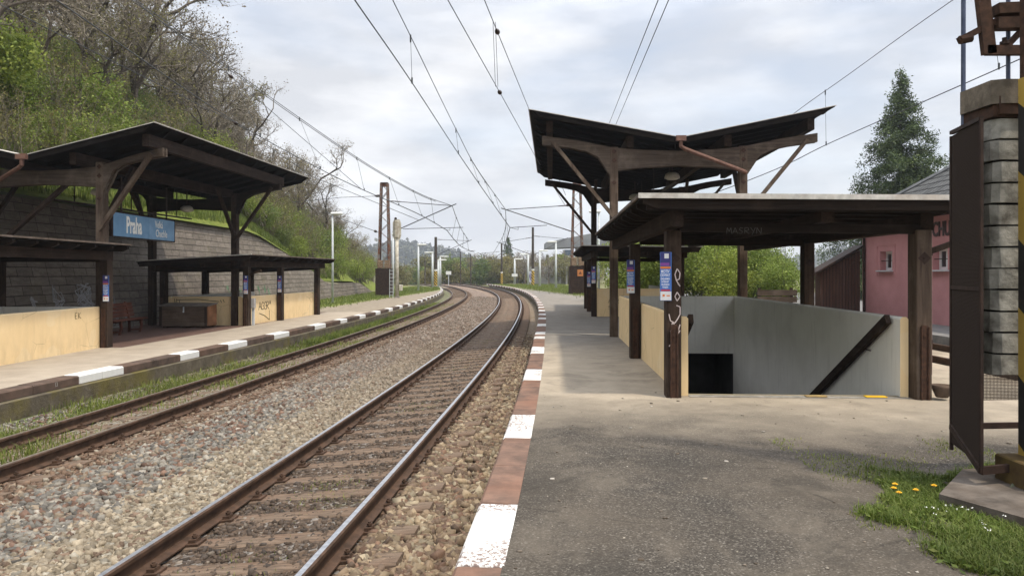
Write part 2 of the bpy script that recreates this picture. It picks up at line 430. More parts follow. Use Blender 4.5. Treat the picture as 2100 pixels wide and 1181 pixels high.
# ---- crushed stone on top of it
def stones(n, ufun, yfun, size, colfun, seed, zoff=0.0, zfun=None):
    g = np.random.default_rng(seed)
    y = yfun(g, n); u = ufun(g, n, y)
    yb = np.array([XB(t) for t in y]); sb = np.array([SB(t) for t in y]); nn = np.hypot(1, sb)
    px = yb+u/nn; py = y-u*sb/nn
    pz = np.interp(u, [a for a, b in ZPROF], [b for a, b in ZPROF])+zoff
    if zfun is not None: pz = pz+zfun(g, n, u)
    base = np.array([(x, yy, z) for z in (-1, 1) for (x, yy) in ((-1,-1),(1,-1),(1,1),(-1,1))], float)
    s = size[0]+(size[1]-size[0])*g.random(n)**2.2
    V = base[None]*(.62+.62*g.random((n, 8, 3)))
    V = V*(s[:, None, None]*.5*np.stack([g.uniform(.8,1.25,n), g.uniform(.65,1.0,n), g.uniform(.42,.75,n)], 1)[:, None, :])
    ax = g.normal(size=(n, 3)); ax[:, 2] *= 2.2; ax /= np.linalg.norm(ax, axis=1)[:, None]; th = g.uniform(0, 6.28, n)
    K = np.zeros((n, 3, 3)); K[:,0,1]=-ax[:,2];K[:,0,2]=ax[:,1];K[:,1,0]=ax[:,2];K[:,1,2]=-ax[:,0];K[:,2,0]=-ax[:,1];K[:,2,1]=ax[:,0]
    Rm = np.eye(3)[None]+np.sin(th)[:,None,None]*K+(1-np.cos(th))[:,None,None]*(K@K)
    V = np.einsum('nij,nkj->nki', Rm, V)
    V += np.stack([px, py, pz+s*.14], 1)[:, None, :]
    F = np.array([(0,3,2,1),(4,5,6,7),(0,1,5,4),(1,2,6,5),(2,3,7,6),(3,0,4,7)])
    faces = (F[None]+8*np.arange(n)[:, None, None]).reshape(-1, 4)
    c = colfun(g, n, u, y)
    return V.reshape(-1, 3), faces, np.repeat(c, 8, 0)
def pick(g, n, cols, w):
    cols = np.array(cols); k = g.choice(len(cols), n, p=np.array(w)/sum(w))
    return (cols[k]*.80+np.array([.15,.118,.088])*.20)*(.54+.62*g.random((n, 1)))
def cA(g, n, u, y):
    near = pick(g, n, [(.28,.235,.17),(.33,.28,.205),(.22,.18,.125),(.32,.295,.24),(.17,.115,.08)], [5,4,4,2,1.2])
    far = pick(g, n, [(.19,.145,.11),(.24,.195,.15),(.14,.10,.075),(.29,.25,.2)], [4,3,3,1])
    t = np.clip((y-8)/16, 0, 1)[:, None]; return near*(1-t)+far*t
def cB(g, n, u, y):
    a = pick(g, n, [(.22,.205,.175),(.155,.15,.135),(.31,.285,.24),(.125,.07,.05),(.17,.10,.07),(.25,.20,.145),(.095,.092,.085)], [4,4,2,2.2,2.2,2.4,1.6])
    b = pick(g, n, [(.21,.17,.14),(.15,.105,.08),(.29,.25,.21),(.18,.135,.105)], [3,3,2,3])
    t = np.clip((y-11)/14, 0, 1)[:, None]; return a*(1-t)+b*t
def cC(g, n, u, y): return pick(g, n, [(.16,.10,.065),(.12,.07,.045),(.22,.17,.12),(.26,.23,.18)], [4,3,2,1])
def cD(g, n, u, y): return pick(g, n, [(.19,.135,.085),(.27,.205,.13),(.12,.08,.055),(.30,.25,.17),(.15,.085,.055)], [4,3.4,3,2,2])
def cE(g, n, u, y): return pick(g, n, [(.065,.045,.033),(.10,.07,.05),(.045,.035,.03),(.18,.15,.12)], [4,3,2,.5])
def U(a, b): return lambda g, n, y: g.uniform(a, b, n)
def N(m, s): return lambda g, n, y: np.clip(g.normal(m, s, n), m-2.2*s, m+2.2*s)
def YD(a, b): return lambda g, n: a*(b/a)**g.random(n)             # log-spaced: dense near the camera
parts = [stones(22000, U(-2.65,-1.62), YD(4.4,26), (.022,.078), cA, 1),
         stones(21000, U(-3.75,-2.5), YD(5.5,30), (.024,.088), cB, 2),
         stones(5000, U(-4.4,-3.6), YD(6,30), (.03,.075), cC, 3),
         stones(17000, U(.16,1.08), YD(3.4,26), (.024,.08), cD, 4),
         stones(11000, U(-1.4,-.1), YD(3.4,22), (.016,.055), cE, 6, -.006),
         stones(4500, U(.14,.60), YD(3.4,22), (.035,.085), cD, 17, .022),
         stones(1500, U(.13,1.08), YD(3.4,18), (.07,.12), cD, 7),
         stones(4000, U(-5.9,-4.65), YD(7,30), (.02,.055), cC, 8, -.01),
         stones(5000, U(-7.1,-6.1), YD(9,36), (.03,.07), cB, 9, -.005),
         stones(9000, U(-3.9,-1.7), YD(24,70), (.06,.12), cB, 10)]
vv = []; ff = []; cc = []; b0 = 0
for a, b, c in parts:
    vv.append(a); ff.append(b+b0); cc.append(c); b0 += len(a)
o = raw_mesh('ballast_stones', np.concatenate(vv), np.concatenate(ff), M['stone'], None, np.concatenate(cc)); tag(o, kind='stuff')

# ---- the two tracks
def rail_mesh(parent, u, ztop, y0, y1, topmat):
    prof = [(-.021,.002),(.021,.002),(.036,-.008),(.036,-.036),(.009,-.050),(.009,-.128),(.075,-.148),(.075,-.160),(-.075,-.160),(-.075,-.148),(-.009,-.128),(-.009,-.050),(-.036,-.036),(-.036,-.008)]
    m = MB(); yy = []; y = y0
    while y < y1:
        yy.append(y); y += .5 if y < 40 else 1.5
    n = len(prof)
    for y in yy:
        for (a, z) in prof:
            p = OFF(y, u+a); m.v.append((p[0], p[1], ztop+z))
    for j in range(len(yy)-1):
        for i in range(n):
            k = (i+1) % n
            m.f.append((j*n+i, j*n+k, (j+1)*n+k, (j+1)*n+i)); m.m.append(1 if i == 0 else 0)
    return m.build('rail', [M['rail_side'], topmat], parent)
def fastening_mb():
    m = MB(); m.box(-.17,.17,-.075,.075,0,.018)
    for s in (-1, 1):
        m.box(s*.075 if s > 0 else -.135, s*.135 if s > 0 else -.075, -.045, .045, .018, .045)
        m.tube([(s*.112,0,.04),(s*.112,0,.085)], .013, 6); m.tube([(s*.112,0,.055),(s*.112,0,.073)], .024, 6)
    return m
def sleeper_mb(seed):
    g = random.Random(seed); m = MB(); n = 10; vs = []
    for i in range(n+1):
        x = -2.0+2.5*i/n
        w = .12+g.uniform(-.010,.010)
        for (yy, z) in ((-w,-.14),(w,-.14),(w+g.uniform(-.006,.006),-.018),(w-.018,g.uniform(-.006,.0)),(-w+.018,g.uniform(-.006,.0)),(-w,-.018)):
            vs.append((x, yy, z))
    fs = [(i*6+k, i*6+(k+1) % 6, (i+1)*6+(k+1) % 6, (i+1)*6+k) for i in range(n) for k in range(6)]
    fs += [tuple(range(5,-1,-1)), tuple(n*6+k for k in range(6))]
    m.add(vs, fs); return m
def track(label, u0, zr, zl, y0, yend, yfar, topmat, sp):
    t = thing('railway_track', label, 'railway track', (0,0,0))
    rail_mesh(t, u0, zr, y0-1.5, yfar, topmat); rail_mesh(t, u0-1.5, zl, y0-1.5, yfar, topmat)
    roll = math.atan2(zr-zl, 1.5)
    protos = []
    y = y0; k = 0; rest = MB()
    g = random.Random(11)
    while y < yend:
        p = OFF(y, u0); yaw = math.atan2(-SB(y), 1.0)
        rot = (0, -roll, yaw+g.uniform(-.012,.012)); loc = (p[0], p[1], zr-.178)
        if k < 100:
            if k < 4:
                s = sleeper_mb(k).build('sleeper', M['sleeper'], t); protos.append(s)
                for xx in (0, -1.5):
                    if k == 0:
                        f0 = fastening_mb().build('rail_fastening', M['rail_side'], s)
                    else:
                        f0 = protos[0].children[0].copy(); COL.objects.link(f0); f0.parent = s
                    f0.location = (xx, 0, 0)
            else:
                q = protos[g.randrange(4)]; s = q.copy(); COL.objects.link(s); s.parent = t
                for ch in q.children:
                    c = ch.copy(); COL.objects.link(c); c.parent = s
            s.location = loc; s.rotation_euler = rot
        else:
            a = Matrix.Translation(loc) @ Euler(rot).to_matrix().to_4x4()
            b = len(rest.v)
            for (x, yy, z) in [(-2,-.12,-.14),(.5,-.12,-.14),(.5,.12,-.14),(-2,.12,-.14),(-2,-.12,0),(.5,-.12,0),(.5,.12,0),(-2,.12,0)]:
                rest.v.append(tuple(a @ Vector((x, yy, z))))
            for f in [(4,5,6,7),(0,1,5,4),(1,2,6,5),(2,3,7,6),(3,0,4,7)]: rest.f.append(tuple(i+b for i in f)); rest.m.append(0)
        y += sp*(1+g.uniform(-.04,.04)); k += 1
    if rest.v:
        r = rest.build('distant_sleepers', M['sleeper'], t); r['kind'] = 'stuff'
    return t
track('nearer railway track with shiny rail heads on dark timber sleepers beside the right platform', 0.0, -.25, -.395, 3.0, 112, 165, M['rail_top'], .62)
track('farther railway track with dull brown rails and weeds beside the left platform', -4.45, -.40, -.54, 6.5, 118, 165, M['rail_dull'], .66)

# ---- kerb stones of both platforms
def stone_row(kfun, wdir, w, h, ztop, spans, name):
    m = MB()
    for (a, b, white) in spans:
        n = 2 if b-a < 3 else 3
        pts = []
        g = .006
        y0, y1 = a+g, b-g
        A = OFF(y0, kfun(y0)); B = OFF(y1, kfun(y1)); C = OFF(y1, kfun(y1)+wdir*w); D = OFF(y0, kfun(y0)+wdir*w)
        bv_ = .022; m.cur = 1 if white else 0
        dz = random.Random(int(a*100)).uniform(-.004, .004)
        z1 = ztop+dz; z0 = ztop-h
        def inset(P, Q, t): return (P[0]+(Q[0]-P[0])*t, P[1]+(Q[1]-P[1])*t)
        A2 = inset(A, D, bv_/w); B2 = inset(B, C, bv_/w)
        e = .010/max(.2, (b-a))
        A3 = inset(A2, B2, e); B3 = inset(B2, A2, e); C3 = inset(C, D, e); D3 = inset(D, C, e)
        vs = [(*A,z0),(*B,z0),(*C,z0),(*D,z0),(*A,z1-bv_),(*B,z1-bv_),(*C,z1-.008),(*D,z1-.008),(*A3,z1),(*B3,z1),(*C3,z1),(*D3,z1)]
        fs = [(8,9,10,11),(0,1,5,4),(4,5,9,8),(1,2,6,5),(5,6,10,9),(2,3,7,6),(6,7,11,10),(3,0,4,7),(7,4,8,11),(3,2,1,0)]
        m.add(vs, fs)
    o = m.build(name, [M['brown_kerb'] if wdir > 0 else M['kerb_left'], M['white_kerb']]); tag(o, kind='structure'); return o
spR = [(1.9,3.16,0),(3.16,4.42,0),(4.42,5.58,1),(5.58,6.65,0),(6.65,7.76,0),(7.76,9.02,1),(9.02,10.4,0),(10.4,11.9,0),(11.9,13.2,1),(13.2,14.5,0),(14.5,15.8,0),(15.8,17.2,1),(17.2,18.3,0),(18.3,19.3,0),(19.3,20.0,1),(20.0,20.7,0),(20.7,21.6,1),(21.6,22.7,0),(22.7,23.8,0),(23.8,25.1,1),(25.1,27.4,0),(27.4,28.4,1),(28.4,30.1,0),(30.1,31.2,1)]
y = 31.2
while y < 112: spR += [(y, y+1.0, 0), (y+1.0, y+2.0, 0), (y+2.0, y+3.1, 1)]; y += 3.1
stone_row(KR, 1, .29, .17, 0.0, spR, 'right_platform_kerb')
spL = []; whites = [(13.25,14.66,2),(16.9,17.8,1),(19.4,20.6,1),(22.6,23.9,1),(26.5,27.8,1),(29.8,30.8,1),(32.9,34.0,1)]
y = 34.0
while y < 104: whites.append((y+2.1, y+3.2, 1)); y += 3.2
cur = 6.0
for (a, b, n) in whites:
    k = max(1, round((a-cur)/1.25))
    for i in range(k): spL.append((cur+(a-cur)*i/k, cur+(a-cur)*(i+1)/k, 0))
    for i in range(n): spL.append((a+(b-a)*i/n, a+(b-a)*(i+1)/n, 1))
    cur = b
kerb_l = stone_row(KL, -1, .30, .155, ZL, spL, 'left_platform_kerb')
# wall below each kerb
m = MB()
yy = [2+i*1.0 for i in range(112)]
for a, b in zip(yy, yy[1:]):
    A = OFF(a, KR(a)+.05); B = OFF(b, KR(b)+.05); m.poly([(*A,-.7),(*B,-.7),(*B,-.16),(*A,-.16)])
for a, b in zip(yy[3:], yy[4:]):
    if b > 105: break
    A = OFF(a, KL(a)+.11); B = OFF(b, KL(b)+.11); C = OFF(b, KL(b)-.2); D = OFF(a, KL(a)-.2)
    m.poly([(*A,-.9),(*B,-.9),(*B,-.375),(*A,-.375)]); m.poly([(*A,-.375),(*B,-.375),(*C,-.35),(*D,-.35)])
def footing_mat():
    t = NT('mossy platform footing'); v = t.pos()
    c = t.ramp(t.noise(v, 4, 6, .65), [(.3, (.055,.045,.032)), (.7, (.13,.11,.08))])
    c = t.mix(t.ramp(t.noise(v, 1.1, 5, .6), [(.5, 0.0), (.65, .75)]), c, (.12,.10,.025))
    t.bump(t.noise(v, 22, 6, .7), .8, .03); return t.done(c, .95, 0, .2)
o = m.build('platform_footing', footing_mat()); tag(o, kind='structure')

# ---- the platforms
AX = .053                                          # axis of the buildings on the right platform
SA = (2.22, 10.25); ANG = -math.atan(AX)
def SX(y, lx): return SA[0]+AX*(y-SA[1])+lx        # x of a line parallel to the axis
HOLES = [(10.30, 19.55), (29.1, 37.2)]
def platform_mat():
    t = NT('right platform surface'); v = t.pos(); sx, sy, sz = t.sep(v)
    n1 = t.noise(v, .55, 5, .6); n2 = t.noise(v, 2.6, 5, .65)
    yy = t.math('ADD', sy, t.math('ADD', t.math('MULTIPLY', t.math('SUBTRACT', n1, .5), 3.2), t.math('ADD', t.math('MULTIPLY', t.math('SUBTRACT', n2, .5), 1.4), t.math('MULTIPLY', sx, .22))))
    tan = t.ramp(t.noise(v, 1.6, 6, .6), [(.25, (.25,.212,.165)), (.75, (.37,.32,.25))])
    spk = t.voro(v, 95, 'Color'); sp = t.n.new('ShaderNodeSeparateColor'); t.t.links.new(spk, sp.inputs[0])
    fine = t.noise(v, 120, 3, .7)
    tan = t.mix(.5, tan, t.ramp(fine, [(.3, .6), (.7, 1.2)]), 'MULTIPLY')
    dark = t.ramp(sp.outputs[0], [(0, (.022,.020,.018)), (.55, (.048,.043,.038)), (.90, (.082,.074,.064)), (.98, (.14,.13,.113)), (1, (.21,.195,.17))])
    dark = t.mix(t.ramp(n1, [(.35, 0.0), (.65, .6)]), dark, (.10,.084,.066))
    crk = t.ramp(t.voro(t.pos((1,1,1)), .55, 'Distance', 'DISTANCE_TO_EDGE'), [(.0, .8), (.006, 0.0)]); dark = t.mix(t.math('MULTIPLY', crk, t.ramp(n2, [(.45, 0.0), (.55, .9)])), dark, (.03,.027,.023))
    stn = t.ramp(t.noise(v, 1.35, 5, .62, .6), [(.52, 0.0), (.64, .5)]); dark = t.mix(stn, dark, (.034,.031,.027))
    grey = t.ramp(t.noise(v, 1.9, 6, .6), [(.25, (.145,.135,.12)), (.75, (.22,.20,.175))])
    grey = t.mix(.4, grey, t.ramp(sp.outputs[0], [(0, .6), (1, 1.3)]), 'MULTIPLY')
    mr = t.n.new('ShaderNodeMapRange'); mr.inputs[1].default_value = 7.9; mr.inputs[2].default_value = 11.0; t.t.links.new(yy, mr.inputs[0])
    c = t.mix(mr.outputs[0], dark, tan)
    mr2 = t.n.new('ShaderNodeMapRange'); mr2.inputs[1].default_value = 15.5; mr2.inputs[2].default_value = 19.0
    t.t.links.new(yy, mr2.inputs[0])
    c = t.mix(mr2.outputs[0], c, grey)
    # joints and a pale repair strip across the old surface
    jn = t.math('ABSOLUTE', t.math('SUBTRACT', t.math('ADD', sy, t.math('MULTIPLY', n2, .25)), 21.9))
    c = t.mix(t.ramp(jn, [(.03, .65), (.06, 0.0)]), c, (.34,.30,.245))
    j2 = t.math('ABSOLUTE', t.math('SUBTRACT', t.math('ADD', sy, t.math('MULTIPLY', n2, .5)), 20.6))
    c = t.mix(t.ramp(j2, [(.02, .7), (.05, 0.0)]), c, (.05,.045,.04))
    dirtp = t.ramp(t.noise(t.pos((1,1,1)), .95, 6, .7, .8), [(.50, 0.0), (.62, .45)]); c = t.mix(dirtp, c, (.13,.112,.09))
    # grass growing in from the far end and from the right foreground
    gx = t.math('SUBTRACT', t.math('MULTIPLY', sy, .055), t.math('MULTIPLY', t.math('SUBTRACT', 6.0, sx), .35))
    ga = t.math('ADD', gx, t.math('MULTIPLY', t.math('SUBTRACT', n1, .5), 1.6))
    far = t.n.new('ShaderNodeMapRange'); far.inputs[1].default_value = 2.6; far.inputs[2].default_value = 3.1; t.t.links.new(ga, far.inputs[0])
    grass = t.ramp(t.noise(v, 3, 6, .7), [(.3, (.085,.10,.028)), (.7, (.16,.16,.055))])
    c = t.mix(far.outputs[0], c, grass)
    c = t.mix(t.math('MULTIPLY', t.ramp(sy, [(0, 0.0), (1, 1.0)]), 0.0), c, grass)
    t.bump(t.math('ADD', t.math('MULTIPLY', sp.outputs[0], .6), fine), .5, .008)
    return t.done(c, .95, 0, .08)
mp = MB()
yy = sorted(set([1.0+i*1.0 for i in range(0, 112)]+[a for h in HOLES for a in h]))
for a, b in zip(yy, yy[1:]):
    xs0 = []
    for y in (a, b):
        k = OFF(y, KR(y)+.29)
        xs0.append([k[0], SX(y, .16), SX(y, 3.22), max(SX(y, 3.22)+.3, 7.6)])
    for i in range(3):
        if i == 1 and any(h0-.01 <= a and b <= h1+.01 for h0, h1 in HOLES): continue
        dz = -.002
        mp.poly([(xs0[0][i], a, dz), (xs0[0][i+1], a, dz), (xs0[1][i+1], b, dz), (xs0[1][i], b, dz)])
o = mp.build('right_platform', platform_mat()); tag(o, kind='structure')

def left_mat():
    t = NT('left platform surface'); v = t.pos(); sx, sy, sz = t.sep(v)
    n1 = t.noise(v, .7, 5, .6)
    tan = t.ramp(t.noise(v, 1.8, 6, .6), [(.25, (.25,.21,.165)), (.75, (.36,.31,.245))])
    tan = t.mix(.4, tan, t.ramp(t.noise(v, 90, 3, .7), [(.3, .6), (.7, 1.2)]), 'MULTIPLY')
    br = t.n.new('ShaderNodeTexBrick'); br.inputs['Scale'].default_value = 1.0; br.inputs['Brick Width'].default_value = .24; br.inputs['Row Height'].default_value = .12
    br.inputs['Mortar Size'].default_value = .006; br.inputs['Color1'].default_value = (.085,.05,.04,1); br.inputs['Color2'].default_value = (.12,.072,.058,1); br.inputs['Mortar'].default_value = (.05,.04,.032,1)
    t.t.links.new(v, br.inputs['Vector'])
    edge = t.math('ADD', t.math('ADD', sx, t.math('MULTIPLY', t.math('LESS_THAN', sy, 18.95), 9.0)), t.math('MULTIPLY', t.math('SUBTRACT', 22.0, sy), .055))
    mr = t.n.new('ShaderNodeMapRange'); mr.inputs[1].default_value = -9.85; mr.inputs[2].default_value = -9.75; t.t.links.new(edge, mr.inputs[0])
    c = t.mix(mr.outputs[0], br.outputs['Color'], tan)
    grav = t.ramp(t.noise(v, 4, 6, .7), [(.3, (.14,.115,.085)), (.7, (.26,.22,.165))])
    grass = t.ramp(t.noise(v, 3, 6, .7), [(.3, (.09,.115,.022)), (.7, (.17,.185,.045))])
    ge = t.math('ADD', t.math('SUBTRACT', t.math('MULTIPLY', sx, -1.0), t.math('MULTIPLY', t.math('SUBTRACT', 60.0, sy), .055)), t.math('MULTIPLY', t.math('SUBTRACT', n1, .5), 2.6))
    mg = t.n.new('ShaderNodeMapRange'); mg.inputs[1].default_value = 9.0; mg.inputs[2].default_value = 9.5; t.t.links.new(ge, mg.inputs[0])
    g2 = t.mix(mg.outputs[0], grav, grass)
    yn = t.math('ADD', sy, t.math('MULTIPLY', n1, 1.2))
    m3 = t.n.new('ShaderNodeMapRange'); m3.inputs[1].default_value = 36.5; m3.inputs[2].default_value = 37.2; t.t.links.new(yn, m3.inputs[0])
    c = t.mix(m3.outputs[0], c, g2)
    t.bump(t.noise(v, 70, 5, .65), .35, .008)
    return t.done(c, .92, 0, .2)
ml = MB(); yy = [5+i*1.0 for i in range(100)]
for a, b in zip(yy, yy[1:]):
    k0 = OFF(a, KL(a)-.30); k1 = OFF(b, KL(b)-.30)
    e0 = -13.9 if a < 76 else -13.9-(a-76)*.12; e1 = -13.9 if b < 76 else -13.9-(b-76)*.12
    ml.poly([(e0, a, ZL-.002), (k0[0], a, ZL-.002), (k1[0], b, ZL-.002), (e1, b, ZL-.002)])
o = ml.build('left_platform', left_mat()); tag(o, kind='structure')

# ---- ground to the horizon
def ground_mat():
    t = NT('ground'); v = t.pos()
    c = t.ramp(t.noise(v, .25, 6, .65), [(.3, (.075,.085,.028)), (.55, (.12,.115,.045)), (.75, (.16,.13,.085))])
    c = t.mix(.4, c, t.ramp(t.noise(v, 9, 5, .7), [(.3, .5), (.7, 1.3)]), 'MULTIPLY')
    return t.done(c, .95, 0, .2)
mg_ = MB(); gx = [-3000,-400,-60,1.2,2.15,7.3,60,400,3000]; gy = [-60,0,10.2,24.0,28.9,40.5,60,120,400,3500]
for j in range(len(gy)-1):
    for i in range(len(gx)-1):
        if gx[i] == 2.15 and gy[j] in (10.2, 28.9): continue
        mg_.poly([(gx[i],gy[j],-.78),(gx[i+1],gy[j],-.78),(gx[i+1],gy[j+1],-.78),(gx[i],gy[j+1],-.78)])
o = mg_.build('ground', ground_mat()); tag(o, kind='structure')
# dirt yard right of the platform, reaching the third track and the station
def yard_mat():
    t = NT('dusty yard'); v = t.pos()
    c = t.ramp(t.noise(v, 1.2, 6, .65), [(.3, (.20,.165,.125)), (.7, (.34,.285,.215))])
    c = t.mix(t.ramp(t.noise(v, .8, 4, .6), [(.55, 0.0), (.7, .7)]), c, (.10,.075,.05))
    t.bump(t.noise(v, 40, 5, .7), .5, .02); return t.done(c, .95, 0, .2)
my = MB(); my.poly([(7.35,-5,-.008),(8.05,-5,-.008),(8.05,64,-.03),(7.35,64,-.03)])
my.poly([(8.05,-5,-.008),(8.3,-5,-.13),(8.3,64,-.15),(8.05,64,-.03)]); my.poly([(8.3,-5,-.13),(10.8,-5,-.13),(10.8,64,-.15),(8.3,64,-.15)])
o = my.build('yard', yard_mat()); tag(o, kind='structure')
ms = MB(); ms.box(10.8, 26, -5, 60, -.3, .12)
o = ms.build('station_forecourt', simple('grey asphalt forecourt', (.10,.10,.10), (.17,.165,.16), 3, .9, 0, .3)); tag(o, kind='structure')
# third track
t3 = thing('railway_track', 'third railway track in front of the pink station, behind the stair shelter', 'railway track')
for xx in (8.65, 10.15):
    m = MB(); m.box(xx-.075, xx+.075, 4, 62, -.15, -.135); m.box(xx-.009, xx+.009, 4, 62, -.135, -.03); m.box(xx-.036, xx+.036, 4, 62, -.03, .01)
    m.build('rail', M['rail_side'], t3)

# ---- retaining wall on the left and the hillside over it
WTOP = [(2, 3.95), (41, 3.92), (44, 3.45), (48, 2.72), (52, 1.9), (55, 1.05), (57, .90), (67, .82), (70, .35), (72.5, -.2)]
def wall_mat():
    t = NT('dark stone block wall'); g = t.n.new('ShaderNodeNewGeometry'); sx, sy, sz = t.sep(g.outputs['Position'])
    cb = t.n.new('ShaderNodeCombineXYZ')
    wob = t.noise(t.pos((1,.5,1)), 1.6, 3, .5)
    t.t.links.new(sy, cb.inputs[0]); t.t.links.new(t.math('ADD', sz, t.math('MULTIPLY', wob, .05)), cb.inputs[1])
    br = t.n.new('ShaderNodeTexBrick'); br.inputs['Scale'].default_value = 1.0; br.inputs['Brick Width'].default_value = .86; br.inputs['Row Height'].default_value = .27
    br.inputs['Mortar Size'].default_value = .012; br.inputs['Mortar Smooth'].default_value = .25; br.inputs['Bias'].default_value = 0.0
    br.offset_frequency = 2; br.squash = .8; br.squash_frequency = 3
    br.inputs['Color1'].default_value = (.128,.110,.091,1); br.inputs['Color2'].default_value = (.180,.155,.13,1); br.inputs['Mortar'].default_value = (.035,.029,.023,1)
    t.t.links.new(cb.outputs[0], br.inputs['Vector'])
    v = t.pos((1,.6,2.2))
    c = t.mix(.75, br.outputs['Color'], t.ramp(t.noise(v, 3.6, 8, .75), [(.3, .5), (.7, 1.6)]), 'MULTIPLY')
    pale = t.math('MULTIPLY', t.ramp(t.noise(v, 9, 7, .75), [(.58, 0.0), (.68, .8)]), t.ramp(t.noise(v, .5, 3, .5), [(.45, 0.0), (.6, 1.0)]))
    c = t.mix(t.math('MULTIPLY', pale, .45), c, (.22,.20,.17))
    moss = t.ramp(t.noise(t.pos(), .9, 5, .65), [(.58, 0.0), (.72, .6)])
    c = t.mix(t.math('MULTIPLY', moss, .55), c, (.10,.09,.03))
    h = t.math('ADD', t.math('MULTIPLY', br.outputs['Fac'], -1.0), t.math('MULTIPLY', t.noise(t.pos(), 14, 6, .7), .9))
    t.bump(h, 1.0, .06)
    return t.done(c, .93, 0, .2)
mw = MB(); wy = [2+i*1.0 for i in range(71)]+[72.5]
for a, b in zip(wy, wy[1:]):
    za, zb = lerp(a, WTOP), lerp(b, WTOP)
    def wx(z): return -13.6-(z-ZL)*.22
    mw.poly([(wx(ZL-.3),a,ZL-.3),(wx(ZL-.3),b,ZL-.3),(wx(zb),b,zb),(wx(za),a,za)])
    mw.poly([(wx(za),a,za),(wx(zb),b,zb),(wx(zb)-.5,b,zb),(wx(za)-.5,a,za)])
o = mw.build('retaining_wall', wall_mat()); tag(o, 'long dark stone block retaining wall at the foot of the wooded slope', 'retaining wall')
graf = MB(); g = random.Random(4)
def wscr(y, z, w, h, n):
    pts = []
    for i in range(n): pts.append((y+g.uniform(-.5,.5)*w, z+g.uniform(-.5,.5)*h))
    for p, q in zip(pts, pts[1:]):
        pa = Vector((-13.6-(p[1]-ZL)*.22+.012, p[0], p[1])); pb = Vector((-13.6-(q[1]-ZL)*.22+.012, q[0], q[1]))
        graf.beam(pa, pb, .006, .022, (0,0,1))
for (y, z, w, h, n) in [(24.0,.95,1.0,.9,46),(22.6,.9,.6,.9,26),(25.4,.4,.7,1.1,30),(25.4,1.15,.5,.4,16),(21.4,.8,.4,.5,12),(26.3,.1,.3,.9,14)]: wscr(y, z, w, h, n)
graf.build('graffiti', plain('white spray paint', (.30,.30,.30), .9), o)
gr2 = MB(); graf = gr2
for i in range(9): wscr(36.0+i*.75+g.uniform(-.2,.2), .75+g.uniform(-.15,.15), .55, .55, 9)
gr2.build('graffiti', plain('green spray paint', (.12,.22,.13), .9), o)

HSH = lambda y: lerp(y, [(73, 0.0), (88, .9), (110, 7.5), (150, 22), (300, 70)])
def hill_z(x, y):
    top = lerp(y, [(0, 4.0), (41, 3.97), (48, 2.8), (56, 1.1), (67, .95), (73, -.1), (400, -.5)])
    d = max(0.0, (-14.3-x)) if y < 73 else max(0.0, (-14.3-HSH(y)-x))
    f = lerp(y, [(0, 1.0), (66, 1.0), (88, .80), (105, .5), (130, .28), (180, .10), (260, .05)])
    s = .86*d if d < 34 else .86*34+(d-34)*.25
    bump = .5*math.sin(x*.31+y*.17)+.35*math.sin(x*.13-y*.29+1.3)+.25*math.sin(x*.7+y*.53)
    return top+s*f+bump*min(1, d/6)*.8
def hill_mat():
    t = NT('hillside'); v = t.pos()
    c = t.ramp(t.noise(v, .35, 6, .65), [(.3, (.10,.12,.035)), (.5, (.15,.155,.055)), (.68, (.17,.14,.09))])
    sx, sy, sz = t.sep(v)
    band = t.n.new('ShaderNodeMapRange'); band.inputs[1].default_value = -18.0; band.inputs[2].default_value = -15.5
    t.t.links.new(t.math('ADD', sx, t.math('MULTIPLY', t.noise(v, .6, 4, .6), 2.0)), band.inputs[0])
    c = t.mix(band.outputs[0], c, t.ramp(t.noise(v, 2.5, 6, .7), [(.3, (.10,.145,.022)), (.7, (.20,.22,.05))]))
    c = t.mix(.5, c, t.ramp(t.noise(v, 6, 6, .75), [(.3, .45), (.7, 1.35)]), 'MULTIPLY')
    t.bump(t.noise(v, 7, 6, .75), .9, .2); return t.done(c, .95, 0, .15)
hx = [-14.3-i*1.0 for i in range(20)]+[-34.3-i*4.0 for i in range(40)]
hy = [-6+i*2.0 for i in range(76)]+[146+i*10.0 for i in range(14)]
hv = []
for yv in hy:
    sh = -HSH(yv)
    for xv in hx: hv.append((xv+sh, yv, hill_z(xv+sh, yv)))
nh = len(hx)
hf = [(j*nh+i, j*nh+i+1, (j+1)*nh+i+1, (j+1)*nh+i) for j in range(len(hy)-1) for i in range(nh-1)]
o = raw_mesh('hillside', hv, hf, hill_mat(), smooth=True); tag(o, kind='structure')
